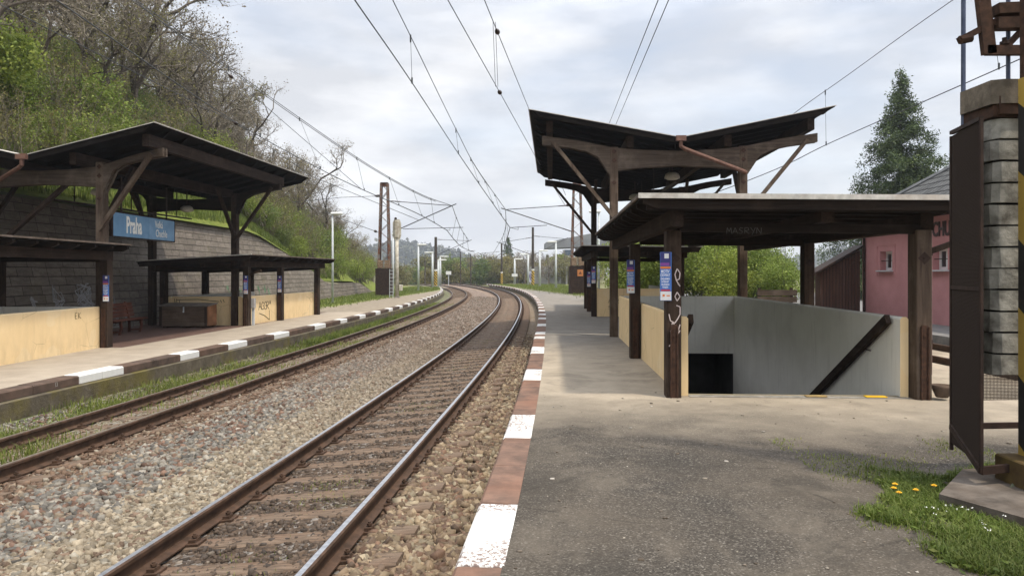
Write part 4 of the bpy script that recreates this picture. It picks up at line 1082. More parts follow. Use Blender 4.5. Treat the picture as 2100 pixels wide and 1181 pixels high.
t = thing('plant_saucer', 'shallow clay saucer lying on the ground in front of the flower pot', 'saucer', RWz(WR+.33, -.42, 0), 0)
m = MB(); m.lathe([(.10,0),(.15,.035),(.155,.045),(.13,.045),(.09,.015)], n=16); m.build('dish', terr, t, True)
# rain pipe behind the front right post
t = thing('rain_pipe', 'faded brown rain pipe standing behind the front right shelter post', 'rain pipe', RWz(WR+.30, .55, 0), 0)
m = MB(); m.tube([(0,0,.25),(0,0,2.35),(-.1,0,2.5)], .06, 10); m.build('pipe', simple('faded brown pipe', (.13,.085,.075), (.2,.14,.125), 8, .6), t)
m = MB()
for z in (.7, 1.95): m.tube([(0,0,z),(0,0,z+.05)], .068, 10)
m.build('clamp', M['darkmetal'], t)
def P(px, py, Y): return Vector(((px-1050)*Y/1520.0, Y, E-(py-560)*Y/1520.0))
# ------------------------------------------------------------------ lattice masts with balance weights
def lattice(m, x, y, z0, z1, w0, w1, d0, d1, leg=.075, n=16):
    def c(z, sx, sy):
        t = (z-z0)/(z1-z0); return Vector((x+sx*(w0+(w1-w0)*t)/2, y+sy*(d0+(d1-d0)*t)/2, z))
    for sx in (-1, 1):
        for sy in (-1, 1): m.beam(c(z0, sx, sy), c(z1, sx, sy), leg, leg, (0, 1, 0))
    for i in range(n):
        za = z0+(z1-z0)*i/n; zb = z0+(z1-z0)*(i+1)/n; s = 1 if i % 2 else -1
        for sy in (-1, 1): m.beam(c(za, s, sy), c(zb, -s, sy), .014, .20, (0, 1, 0))
        for sx in (-1, 1): m.beam(c(za, sx, s), c(zb, sx, -s), .012, .05, (1, 0, 0))
    for z in (z0+.05, z1-.15):
        for sy in (-1, 1): m.beam(c(z, -1, sy), c(z, 1, sy), .02, .25, (0, 0, 1))
        for sx in (-1, 1): m.beam(c(z, sx, -1), c(z, sx, 1), .02, .25, (0, 0, 1))
def lattice_mast(label, x, y, z, h, warn=False):
    t = thing('lattice_mast', label, 'overhead line mast', (x, y, z))
    m = MB(); lattice(m, 0, 0, 0, h, 1.02, .52, .7, .4, .165, 14); m.build('lattice_frame', M['rust2'], t)
    m = MB(); m.box(-.30, .30, -.30, .30, h-.02, h+.06); m.build('mast_cap', M['rust'], t)
    m = MB(); m.box(-.66, .62, -.62, -.60, .02, 2.28); m.box(-.66, -.64, -.60, .5, .02, 2.28); m.box(.60, .62, -.60, .5, .02, 2.28)
    for zz in (.05, 2.28): m.box(-.68, .64, -.64, .5, zz-.03, zz)
    m.build('guard_cage', M['darkmetal'], t)
    w = thing('balance_weights', 'stack of rusty concrete balance weights on the '+('left' if x < 0 else 'right')+' lattice mast', 'balance weights', (x, y-.35, z+2.32))
    for i in range(3):
        for xx in (-.30, .30):
            q = MB(); q.box(xx-.21, xx+.21, -.2, .2, i*.22, i*.22+.205, bev=.02); q.build('weight_block', simple('rust stained block', (.14,.09,.055), (.26,.19,.13), 6, .9), w)
    q = MB(); q.tube([(-.3,0,.6),(-.3,0,4.2)], .02, 6); q.tube([(.3,0,.6),(.3,0,3.4)], .02, 6); q.build('rod', M['darkmetal'], w)
    if warn:
        q = MB(); q.box(-.02, .44, -.645, -.642, 1.45, 1.98); s = q.build('warning_plate', plain('orange warning plate', (.42,.16,.05), .6), t)
        q = MB(); q.poly([(.21,-.648,1.88),(.07,-.648,1.60),(.35,-.648,1.60)]); q.build('warning_symbol', plain('dark symbol', (.10,.03,.01), .6), s)
    return t
def arm(m, a, b, r): m.tube([a, b], r, 6)
def insul(m, a, b, f0=.0, f1=.25, r=.055):
    a = Vector(a); b = Vector(b); n = 6
    pts = [a.lerp(b, f0+(f1-f0)*i/(2*n)) for i in range(2*n+1)]
    m.tube(pts, [r if i % 2 else r*.6 for i in range(2*n+1)], 8)
lattice_mast('rusty lattice mast with a dark weight cage on the left platform', -10.75, 62.5, ZL, 9.45)
lattice_mast('rusty lattice mast partly behind the right canopy, with an orange warning plate on its cage', 5.35, 61.0, 0, 9.2, True)
def cantilever(label, base_hi, base_lo, mess, cont, Y, reg=None, top=None):
    """base points on the mast (x, z); mess / cont the wire supports (x, z)"""
    t = thing('cantilever_arm', label, 'cantilever', (0, Y, 0))
    v = lambda p: Vector((p[0], 0, p[1]))
    m = MB(); arm(m, v(base_lo), v(mess), .045); arm(m, v(base_hi), v(mess), .035)
    d = (v(mess)-v(base_lo)); arm(m, v(mess), v(mess)+d.normalized()*.4, .045)
    m.build('tube_frame', M['wire'], t)
    m = MB(); insul(m, v(base_hi), v(mess), .06, .20); insul(m, v(base_lo), v(mess), .05, .16); m.build('insulator', M['insul'], t)
    if reg:
        m = MB(); arm(m, v(reg[0]), v(reg[1]), .03); q = v(cont); e = v(reg[1]).lerp(v(reg[0]), .22); arm(m, e, e+Vector((0,0,-.22)), .02); arm(m, e+Vector((0,0,-.22)), q+Vector((0,0,.02)), .018); m.build('steady_arm', M['wire'], t)
    return t
def xz(px, py, Y): p = P(px, py, Y); return (p.x, p.z)
cantilever('long cantilever arm reaching from the left lattice mast over the farther track', xz(795,412,62.5), xz(805,476,62.5), xz(927,422,62.5), xz(916,472,62.5), 62.5, (xz(826,469.5,62.5), xz(950,466.5,62.5)))
cantilever('cantilever arm reaching left from the right lattice mast over the nearer track', xz(1172,421,61), xz(1176,476,61), xz(1037,430,61), xz(1046,467,61), 61, (xz(1122,462,61), xz(1046,467,61)))
# ---- slim masts farther along
def slim_mast(label, x, y, z, h, group=None, stripe=True, r=.14, cap=False):
    t = thing('overhead_mast', label, 'overhead line mast', (x, y, z), 0, group)
    m = MB(); m.tube([(0,0,2.1 if stripe else 0),(0,0,h)], [r, r*.8], 10); m.build('pole', simple('dark weathered pole', (.03,.024,.02), (.075,.06,.05), 5, .8), t)
    if stripe:
        mt = NT('yellow black stripe'); v = mt.pos(src='object'); sx, sy, sz = mt.sep(v)
        f = mt.math('FRACT', mt.math('MULTIPLY', mt.math('ADD', sz, mt.math('MULTIPLY', sx, 1.2)), 2.4))
        c = mt.mix(mt.math('GREATER_THAN', f, .5), (.02,.018,.015), (.50,.33,.05)); mt.done(c, .7)
        m = MB(); m.tube([(0,0,0),(0,0,2.1)], r*1.12, 10); m.build('striped_foot', mt.m, t)
        m = MB(); m.tube([(0,0,2.1),(0,0,2.32)], r*1.05, 10); m.build('white_band', M['white_metal'], t)
    return t
slim_mast('dark mast with a yellow and black foot at the end of the left platform', -10.9, 106, -.1, 6.95, r=.24)
slim_mast('dark mast with a yellow and black foot at the far right platform end', 2.9, 103, -.05, 8.1, r=.2)
slim_mast('dark mast with a striped foot beside the far end of the right kerb', -1.9, 136, -.4, 7.6, r=.2)
slim_mast('slender dark mast among the far bushes left of the red roof', -9.6, 138, -.6, 6.3, None, False, .13)
slim_mast('slender dark mast in front of the far brown bushes', -7.9, 142, -.6, 6.0, None, False, .13)
slim_mast('slender dark mast behind the grey lamps on the left platform', -17.6, 150, -.5, 5.4, None, False, .13)
cantilever('cantilever arm on the dark mast at the end of the left platform', xz(894,491,106), xz(896,523,106), xz(962,494,106), xz(972,514,106), 106, (xz(930,517,106), xz(975,514,106)))
cantilever('cantilever arm reaching left from the far right mast', xz(1091,487,103), xz(1091,523,103), xz(1024,498,103), xz(1030,517,103), 103)
cantilever('far cantilever arm beside the spruce on the skyline', xz(1025,516,136), xz(1026,538,136), xz(984,520,136), xz(985,530,136), 136)
cantilever('cantilever arm reaching right from the far right mast', xz(1094,484,103), xz(1096,522,103), xz(1160,490,103), xz(1165,500,103), 103)
# ---- wires
def sag(pts, n=10):
    out = []
    for a, b in zip(pts, pts[1:]):
        for i in range(n): out.append(Vector(a).lerp(Vector(b), i/n))
    out.append(Vector(pts[-1])); return out
def smooth(pts, n=8):
    pts = [Vector(p) for p in pts]; out = []
    for i in range(len(pts)-1):
        p0 = pts[max(i-1, 0)]; p1 = pts[i]; p2 = pts[i+1]; p3 = pts[min(i+2, len(pts)-1)]
        for k in range(n):
            t = k/n; out.append(.5*((2*p1)+(p2-p0)*t+(2*p0-5*p1+4*p2-p3)*t*t+(3*p1-p0-3*p2+p3)*t*t*t))
    out.append(pts[-1]); return out
def at_y(pts, y):
    for a, b in zip(pts, pts[1:]):
        if (a.y-y)*(b.y-y) <= 0 and abs(a.y-b.y) > 1e-6: return a.lerp(b, (y-a.y)/(b.y-a.y))
    return None
def rad(pts): return [max(.0085, .00042*p.y) if p.y < 70 else .030 for p in pts]
def overhead(label, cont, mess, drops, twin=False):
    t = thing('overhead_line', label, 'overhead line')
    c = smooth(cont); m = smooth(mess)
    b = MB(); b.tube(c, [r*1.25 for r in rad(c)], 6); b.build('contact_wire', M['wire'], t)
    b = MB(); b.tube(m, rad(m), 6); b.build('messenger_wire', M['wire'], t)
    if twin:
        b = MB(); k = [p+Vector((.05, 0, -.10)) for p in m]; b.tube(k[:-6], rad(k)[:-6], 6); b.build('messenger_wire', M['wire'], t)
    for y in drops:
        a = at_y(c, y); d = at_y(m, y)
        if a is None or d is None: continue
        q = MB(); q.tube([a, d], max(.005, .00022*y), 5); q.tube([a+Vector((0,0,-.02)), a+Vector((0,0,.10))], max(.018, .0007*y), 6); q.tube([d+Vector((0,0,-.12)), d+Vector((0,0,.03))], max(.018, .0007*y), 6)
        q.build('dropper', M['wire'], t)
    return t
overhead('contact and carrier wires over the nearer track, swinging to the right lattice mast',
         [P(560,-242,7.2), P(727,0,10.3), P(845,170,14.8), P(940,315,23.4), P(1000,402,36), P(1046,467,61)],
         [P(735,-148,11.0), P(805,0,13.2), P(842,75,14.8), P(935,265,23.4), P(982,352,36), P(1037,430,61)], [14.8, 23.4, 31, 40, 48], True)
overhead('contact and carrier wires over the farther track, crossing in front of the wooded slope',
         [P(-200,-208,7.5), P(114,0,10.3), P(480,249,18.4), P(649,343,26.5), P(741,388,33.5), P(860,440,47), P(916,472,62.5)],
         [P(100,-130,12.5), P(278,0,15.0), P(460,131,20.2), P(604,235,26.5), P(744,331,35), P(827,380,45), P(878,405,53), P(927,422,62.5)], [20.5, 27, 34, 41, 48, 54], True)
overhead('next span of wires over the nearer track beyond the right lattice mast',
         [P(1046,467,61), P(1037,498,80), P(1030,517,103), P(1000,537,125), P(960,545,150)], [P(1037,430,61), P(1036,470,78), P(1024,498,103), P(1000,530,125), P(960,540,150)], [68, 76, 85, 94])
overhead('next span of wires over the farther track beyond the left lattice mast',
         [P(916,472,62.5), P(945,505,85), P(972,517,106)], [P(927,422,62.5), P(945,468,80), P(962,494,106)], [70, 78, 88, 97])
overhead('contact and carrier wires over the third track, right of the butterfly canopy',
         [(8.9,5,5.6), P(2100,118,13.1), P(1710,290,21.4), P(1530,372,31), P(1300,455,60)], [(8.7,5,7.4), P(1955,0,14.9), P(1685,192,22.3), P(1500,315,33), P(1290,420,60)], [13.8, 22, 31, 42])
def strain(label, pts, ins, r=.008):
    t = thing('strain_wire', label, 'strain wire'); c = sag(pts, 6)
    b = MB(); b.tube(c, [max(r, .00036*p.y) for p in c], 6); b.build('cable', M['wire'], t)
    for q in ins:
        q = Vector(q); d = (Vector(pts[-1])-Vector(pts[0])).normalized()
        b = MB(); s = max(.11, q.y*.0040)
        b.tube([q-d*s*2.0, q-d*s*1.0, q-d*s*.6, q, q+d*s*.5, q+d*s*1.1, q+d*s*1.5], [s*.10, s*.14, s*.40, s*.46, s*.40, s*.12, s*.08], 10); b.build('insulator', M['insul'], t, True)
    return t
strain('lower strain wire with a dark insulator, running to the left corner of the right canopy', [P(890,-50,10), P(1025,190,16.5), P(1100,325,27), P(1158,420,58)], [P(1025,190,16.5)])
strain('upper strain wire with a dark insulator, running to the left corner of the right canopy', [P(975,-45,11.0), P(1020,66,14.0), P(1088,232,21), P(1160,400,58)], [P(1020,66,14.0)])
t = thing('jumper_wire', 'pair of thin jumper wires between the two dark insulators', 'jumper wire')
for dx in (0, 5):
    m = MB(); m.tube([P(1011+dx, 46, 13.6), P(1016+dx, 178, 16.0)], .005, 5); m.build('wire', M['wire'], t)
strain('strain wire crossing the bare trees with a dark insulator, upper on the slope', [P(255,-15,14.5), P(474,158,20), P(556,228,24), P(741,388,36)], [P(474,158,20)])
strain('strain wire crossing the wooded slope with a small insulator above the left canopy', [P(-20,0,12), P(482,252,20), P(640,362,27), P(860,452,52)], [P(484,254,20)])
strain('feeder wire rising steeply behind the butterfly canopy, left of two', [P(1358,-20,11), P(1250,252,24), P(1180,392,61)], [])
strain('feeder wire rising steeply behind the butterfly canopy, right of two', [P(1380,-20,11), P(1262,258,24), P(1186,390,61)], [])
strain('thin guy wire from the left lattice mast toward the slope', [P(600,415,60), P(700,405,61), P(781,402,62.5)], [P(775,402,62.4)])
strain('guy wire rising to the left from the foot of the left lattice mast', [P(640,420,50), P(700,449,56), P(780,478,62.5)], [P(770,474.5,62)])
strain('thin span wire between the nearer track support and the right lattice mast', [P(1040,430,61), P(1100,426,61), P(1170,421,61)], [P(1166,421,61)])

# ------------------------------------------------------------------ lamps on the platforms
def platform_lamp(label, x, y, z, h, s=-1, r=.085, head=.62):
    t = thing('platform_lamp', label, 'lamp post', (x, y, z), 0, 'grey platform lamps')
    m = MB(); m.tube([(0,0,0),(0,0,h)], [r, r*.72], 10); m.build('pole', M['galv'], t, True)
    m = MB(); m.box(-.12 if s > 0 else -head, head if s > 0 else .12, -.13, .13, h-.02, h+.14, bev=.05); m.build('lamp_head', M['white_metal'], t)
    m = MB(); m.lathe([(r*2.0,0),(r*2.0,.03),(r*1.3,.05)], n=10); m.build('foot_plate', M['concrete'], t)
    return t
for lb, px, py, pt, Y, zz, s in (
    ('pale grey lamp post nearest on the left platform, in front of the stone wall', 682, 622, 440, 46.6, ZL, 1),
    ('grey lamp post standing just behind the back of the signal', 806, 603, 482, 68, ZL, 1),
    ('grey lamp post right of the back of the signal', 858, 596, 503, 80, ZL, 1),
    ('grey lamp post left of the striped mast on the left platform', 887, 590, 519, 96, ZL, -1),
    ('grey lamp post close to the right of the striped mast on the left platform', 899, 588, 534, 103, ZL, 1),
    ('tall grey lamp post just behind the striped mast on the left platform', 903, 587, 527, 108, ZL, 1),
    ('grey lamp post nearest along the right platform, its foot hidden by the far low roof', 1228, 614, 436, 47, 0, -1),
    ('grey lamp post left of the right lattice mast in front of the green tree', 1140, 591, 497, 83, 0, -1),
    ('grey lamp post with a right-hand head beside the far right mast', 1107, 587, 515, 96, 0, 1),
    ('grey lamp post left of the far right striped mast', 1083, 584, 522, 107, 0, -1),
    ('farthest grey lamp post on the right platform, carrying a white board', 1055.5, 582, 532, 117, 0, 1)):
    p = P(px, 560, Y)
    platform_lamp(lb, p.x, Y, zz, (560-pt)*Y/1520+E-zz, s, .075 if Y < 60 else .0016*Y, .62 if Y < 60 else .011*Y)
t = thing('track_sign', 'small white board on a post at the end of the left platform', 'sign', tuple(P(920, 560, 118))[:2]+(-.3,)); m = MB(); m.tube([(0,0,0),(0,0,2.0)], .06, 6); m.build('post', M['galv'], t); m = MB(); m.box(-.42, .42, -.1, -.06, 1.75, 2.3); m.build('board', M['white_metal'], t)
t = thing('track_sign', 'white board fixed to the farthest lamp post of the right platform', 'sign', tuple(P(1055.5, 560, 116.6))[:2]+(1.15,)); m = MB(); m.box(-.45, .45, -.1, -.04, 0, .42, bev=.01); m.build('board', M['white_metal'], t)
# ---- back of a signal
sx_, sy_ = P(814, 560, 57).x, 57
t = thing('railway_signal', 'back of a pale railway signal with a ladder, right of the left lattice mast', 'signal', (sx_, sy_, ZL))
cream = simple('dirty cream paint', (.34,.31,.25), (.56,.54,.47), 4, .7, big=(1.5, (.17,.13,.085), .7))
m = MB(); m.tube([(0,0,0),(0,0,4.9)], [.15, .13], 12); m.build('post', cream, t, True)
m = MB(); pr = [(-.32,4.75),(-.20,4.45),(.20,4.45),(.32,4.75),(.32,5.75),(.2,6.02),(-.2,6.02),(-.32,5.75)]; m.prism(pr, 'y', -.03, .04); m.box(-.16,.16,-.20,-.03,4.6,5.9,bev=.03); m.build('backing_plate', cream, t)
m = MB(); m.lathe([(.1,0),(.1,.12),(.03,.16)], (-.1,0,6.02), 10); m.build('cap', M['darkmetal'], t)
m = MB()
for x in (-.26, .0): m.tube([(x-.25,-.3,0),(x-.25,-.3,2.2)], .022, 6)
for i in range(8): m.tube([(-.51,-.3,.2+i*.27),(-.25,-.3,.2+i*.27)], .016, 6)
m.build('ladder', M['galv'], t)
m = MB(); m.box(.18,.42,-.15,.12,.55,1.0,bev=.02); m.build('relay_box', cream, t)
m = MB(); m.box(-.18,.18,-.18,.18,-.05,.10); m.build('base', M['concrete'], t)

# ------------------------------------------------------------------ foreground: balance weights in their guard cage beside a striped mast
FX = 3.98
t = thing('striped_mast', 'yellow and black striped steel mast cut off by the right edge of the view', 'overhead line mast', (4.02, 5.58, 0))
mt = NT('yellow and black hazard paint'); v = mt.pos(); a, b, c_ = mt.sep(v)
f = mt.math('FRACT', mt.math('ADD', mt.math('MULTIPLY', c_, .95), mt.math('MULTIPLY', mt.math('SUBTRACT', a, b), .75)))
col = mt.mix(mt.math('GREATER_THAN', f, .5), (.022,.02,.018), (.37,.25,.05)); w_ = mt.ramp(mt.noise(v, 12, 6, .7), [(.6, 0.0), (.7, .8)]); col = mt.mix(w_, col, (.07,.04,.025))
mt.bump(mt.noise(v, 40, 4, .6), .2, .004); mt.done(col, .65)
m = MB(); m.box(-.10, .26, -.16, -.135, .02, 3.2); m.box(-.10, -.075, -.135, .16, .02, 3.2); m.build('striped_channel', mt.m, t)
m = MB(); m.box(-.095, .26, -.155, -.135, 3.2, 7.5); m.box(-.095, -.075, -.135, .15, 3.2, 7.5); m.build('upper_channel', M['rust'], t)
m = MB(); m.box(-.26, .35, -.20, .20, .10, .30, bev=.01); m.box(-.16, .3, -.17, .17, .0, .10); m.build('foot_bracket', simple('rusty yellow bracket', (.05,.03,.02), (.12,.085,.03), 4, .8), t)
m = MB()
for zz in (.15, .25): m.tube([(-.18,-.205,zz),(-.18,-.23,zz)], .018, 8); m.tube([(-.02,-.205,zz),(-.02,-.23,zz)], .018, 8)
m.build('bolt', M['galv'], t)
# concrete footing
m = MB(); m.v = [(2.98,5.05,-.3),(3.35,4.25,-.3),(5.3,4.3,-.3),(5.3,6.35,-.3),(3.72,6.2,-.3),(2.98,5.05,.11),(3.40,4.30,.11),(5.3,4.3,.13),(5.3,6.35,.13),(3.72,6.2,.12)]
m.v = [(3.10,5.38,-.3),(3.62,4.30,-.3),(5.3,4.0,-.3),(5.3,6.35,-.3),(3.66,6.02,-.3),(3.10,5.38,.10),(3.62,4.30,.10),(5.3,4.0,.12),(5.3,6.35,.12),(3.66,6.02,.11)]
for fc in [(5,6,7,8,9),(0,1,6,5),(1,2,7,6),(2,3,8,7),(3,4,9,8),(4,0,5,9)]: m.f.append(fc); m.m.append(0)
o = m.build('mast_footing', simple('weathered footing concrete', (.05,.042,.035), (.135,.115,.098), 4, .9, 0, .5, .01, big=(1.6, (.075,.055,.04), .75))); tag(o, 'brown stained concrete footing under the striped mast', 'footing')
# weights
t = thing('balance_weights', 'tall stack of grey concrete balance weights inside the brown mesh cage', 'balance weights', (FX+.02, 6.02, 0))
g = random.Random(8)
n = 13; z = .895; k = 0
while z < 2.86:
    h = .166; m = MB(); dx = g.uniform(-.012, .012); a = g.uniform(-.035, .035); w = .205+g.uniform(-.006, .006)
    m.prism([rot2((dx+x*w, y*.19), a) for x, y in ((-1,-.75),(-.8,-1),(.8,-1),(1,-.75),(1,.75),(.8,1),(-.8,1),(-1,.75))], 'z', z+.006, z+h-.006)
    m.v = [(x_+g.uniform(-.006,.006), y_+g.uniform(-.006,.006), z_+g.uniform(-.005,.004)) for x_, y_, z_ in m.v]
    m.build('weight_block', M['block'], t); z += h+.003; k += 1
m = MB(); m.box(-.22, .22, -.20, .20, z+.0, z+.10, bev=.006); m.box(-.19, .24, -.23, -.205, z+.02, z+.16); m.build('clamp_plate', M['rust'], t)
m = MB(); m.prism([(-.24,-.2),(-.16,-.24),(.2,-.24),(.24,-.18),(.24,.2),(-.24,.2)], 'z', z+.102, z+.29); m.build('top_block', simple('rough brown concrete', (.09,.075,.058), (.19,.16,.125), 8, .9, 0, .7, .01), t)
m = MB(); m.box(-.15, .17, -.13, .13, .93, 2.84); m.build('gap_shade_core', M['black'], t)  # black filler added inside the stack, standing in for shade in the gaps
m = MB(); m.tube([(.03,0,.88),(.03,0,4.1)], .0165, 8); m.build('rod', simple('blue grey steel rod', (.07,.085,.14), (.12,.14,.21), 8, .4, .5), t)
# hoisting frame above
t = thing('pulley_frame', 'rusty steel pulley frame hanging above the stacked concrete weights', 'pulley frame', (FX, 6.0, 0))
m = MB(); q = lambda px, py, Y=5.95: P(px, py, Y)-Vector((FX, 6.0, 0))
m.beam(q(2008,-60), q(2028,112), .05, .10, (1,0,0)); m.beam(q(2022,104), q(2150,104), .05, .075); m.build('side_plate', M['rust'], t)
m = MB(); m.beam(q(2040,22), q(2150,17), .12, .085); m.beam(q(2040,50), q(2150,48), .10, .09); m.beam(q(2062,98), q(2100,58), .03, .045); m.build('cross_bar', M['rust'], t)
m = MB(); m.beam(q(1966,84), q(2042,44), .04, .05); m.tube([q(1968,83), q(1992,78)], .035, 8); m.build('rod_guide', M['rust'], t)
m = MB(); m.tube([q(2060,92), q(2060,86)], .035, 8); m.tube([q(2060,88),q(2060,78)], .018, 8); m.build('nut', M['darkmetal'], t)
t = thing('guide_rod', 'blue grey steel rod rising from the mesh cage in front of the sky', 'rod', (0, 0, 0))
m = MB(); p = P(1976, -60, 6.22); m.tube([(p.x-.005, 6.22, .5), (p.x, 6.22, 5.2)], .0185, 8); m.build('rod', simple('blue grey steel', (.07,.085,.14), (.12,.14,.21), 8, .4, .5), t)
# cage of woven mesh: left side and back
def mesh_mat():
    t = NT('rusty woven wire'); return t.done((.035,.024,.019), .8, .2)
t = thing('mesh_cage', 'tall brown wire mesh guard cage round the concrete weights', 'cage', (0, 0, 0))
A = Vector((3.52, 5.56, 0)); B = Vector((3.735, 6.30, 0)); Cc = Vector((4.55, 6.36, 0)); zb0, zt0 = .20, 2.86
def weave(p, q, za, zb, pitch, r, nm, prof=None):
    d = (q-p); L = d.length; d.normalize(); nrm = Vector((-d.y, d.x, 0)); vv = []; ff = []
    def strip(a, b, nn, w):
        b0 = len(vv); s = (b-a).normalized().cross(nn)*w
        vv.extend([a-s-nn*w*.4, a+s-nn*w*.4, b+s-nn*w*.4, b-s-nn*w*.4, a+nn*w*.9, b+nn*w*.9]); ff.extend([(b0, b0+1, b0+2, b0+3), (b0+1, b0+4, b0+5, b0+2), (b0+4, b0, b0+3, b0+5)])
    n = int(L/pitch)
    for i in range(n+1):
        x = p+d*(i*pitch); strip(Vector((x.x, x.y, za)), Vector((x.x, x.y, zb)), nrm, r)
    k = int((zb-za)/pitch)
    for i in range(k+1):
        z = za+i*pitch; strip(Vector((p.x, p.y, z)), Vector((q.x, q.y, z)), nrm, r)
    return raw_mesh(nm, [tuple(x) for x in vv], ff, M['mesh'], t)
M['mesh'] = mesh_mat()
weave(A, B, zb0+.06, zt0, .0105, .0030, 'side_mesh')
weave(B, Cc, .62, 1.02, .0125, .0028, 'back_mesh')
m = MB()
for p in (A, B): m.beam((p.x, p.y, zb0), (p.x, p.y, zt0), .022, .022)
m.beam((A.x, A.y, zb0+.02), (B.x, B.y, .40), .035, .05); m.beam((B.x, B.y, .40), (Cc.x, Cc.y, .40), .03, .05)
m.beam((A.x, A.y, zt0), (B.x, B.y, zt0+.03), .03, .03); m.beam((A.x, A.y, zb0+.02), (A.x+.5, A.y+.12, zb0+.03), .03, .06)
for z in (1.58,): m.beam((A.x-.004, A.y, z), (B.x-.004, B.y, z), .012, .03)
m.build('cage_frame', M['darkmetal'], t)
m = MB(); n_ = (B-A).normalized()
m.prism([(.0, zb0+.05), (.16, zb0+.05), (.16, zt0-.02), (.0, zt0-.02)], 'x', 0, .004)
m.v = [tuple(A+n_*y+Vector((.012+x, 0, z))) for (x, y, z) in m.v]
m.build('corner_sheet', M['darkmetal'], t)
m = MB(); m.prism([(.46, 1.6), (.74, 1.6), (.74, zt0-.02), (.46, zt0-.02)], 'x', 0, .004)
m.v = [tuple(A+n_*y+Vector((.012+x, 0, z))) for (x, y, z) in m.v]
m.build('corner_sheet', M['darkmetal'], t)
# grounding cable
t = thing('ground_cable', 'greenish grounding cable sagging from the mast foot into the grass', 'cable')
m = MB(); m.tube(smooth([P(2098,960,5.75), P(2070,1005,5.5), P(2030,1050,5.2), P(1985,1090,4.9), P(1935,1120,4.7), P(1890,1138,4.62)]), .013, 6); m.build('cable', simple('greenish cable', (.10,.11,.075), (.17,.18,.12), 9, .6), t)
# ------------------------------------------------------------------ plants
def leafcloud(centers, n_per, spread, size, seed, flat=.0, aspect=.6):
    """quads scattered round given centres; returns verts, faces"""
    g = np.random.default_rng(seed); C = np.repeat(np.asarray(centers, float), n_per, 0); n = len(C)
    P_ = C+g.normal(size=(n, 3))*np.asarray(spread)
    a = g.normal(size=(n, 3)); a[:, 2] *= (1-flat); a /= np.linalg.norm(a, axis=1)[:, None]
    b = np.cross(a, g.normal(size=(n, 3))); b /= np.linalg.norm(b, axis=1)[:, None]
    s = size*(.6+.8*g.random(n))[:, None]
    V = np.stack([P_-a*s*.5, P_+b*s*.5*aspect, P_+a*s*.5, P_-b*s*.5*aspect], 1).reshape(-1, 3)
    F = np.arange(4*n).reshape(n, 4)
    return V, F
def segs_mesh(segs, k=4):
    """segs: list of (p0, p1, r0, r1); numpy prisms"""
    p0 = np.array([s[0] for s in segs], float); p1 = np.array([s[1] for s in segs], float); r0 = np.array([s[2] for s in segs]); r1 = np.array([s[3] for s in segs])
    d = p1-p0; d /= np.maximum(np.linalg.norm(d, axis=1), 1e-6)[:, None]
    ref = np.where(np.abs(d[:, 2:3]) < .9, np.array([[0, 0, 1.]]), np.array([[1., 0, 0]])); u = np.cross(d, ref); u /= np.linalg.norm(u, axis=1)[:, None]; v = np.cross(d, u)
    th = 2*np.pi*np.arange(k)/k; ring = u[:, None]*np.cos(th)[None, :, None]+v[:, None]*np.sin(th)[None, :, None]
    V = np.concatenate([p0[:, None]+ring*r0[:, None, None], p1[:, None]+ring*r1[:, None, None]], 1).reshape(-1, 3)
    i = np.arange(k); f = np.stack([i, (i+1) % k, (i+1) % k+k, i+k], 1)
    F = (f[None]+(2*k)*np.arange(len(segs))[:, None, None]).reshape(-1, 4)
    return V, F
def grow(seed, h, r, lean=(0,0), levels=5, spread=.55, droop=0.0, forks=(2,3), fork_at=.35, shrink=.70):
    g = random.Random(seed); limbs = []; twigs = []; tips = []
    def rec(p, d, L, rad_, lev):
        n = 3 if lev < 2 else 2; q = Vector(p); dd = Vector(d)
        for i in range(n):
            dd = (dd+Vector((g.gauss(0,1), g.gauss(0,1), g.gauss(0,1)))*(.10+.05*lev)+Vector((0,0,.05-droop*lev))).normalized()
            e = q+dd*(L/n); ra = rad_*(1-.28*i/n); rb = rad_*(1-.28*(i+1)/n)
            (limbs if lev < 3 else twigs).append((tuple(q), tuple(e), ra, rb)); q = e
            if lev >= 1 and i < n-1 and lev < levels and g.random() < .75:
                s = dd.cross(Vector((g.gauss(0,1), g.gauss(0,1), g.gauss(0,1)))).normalized()
                rec(q, (dd*.6+s*spread*1.4).normalized(), L*shrink*g.uniform(.6,.95), rad_*.5, lev+1)
        if lev >= levels: tips.append(tuple(q)); return
        k = g.randint(*forks)
        for i in range(k):
            s = dd.cross(Vector((g.gauss(0,1), g.gauss(0,1), g.gauss(0,1)))).normalized()
            rec(q, (dd+s*spread*g.uniform(.6,1.5)).normalized(), L*shrink*g.uniform(.75,1.1), rad_*.66, lev+1)
    rec((0,0,-.3), Vector((lean[0], lean[1], 1)).normalized(), h*fork_at, r, 0)
    return limbs, twigs, tips
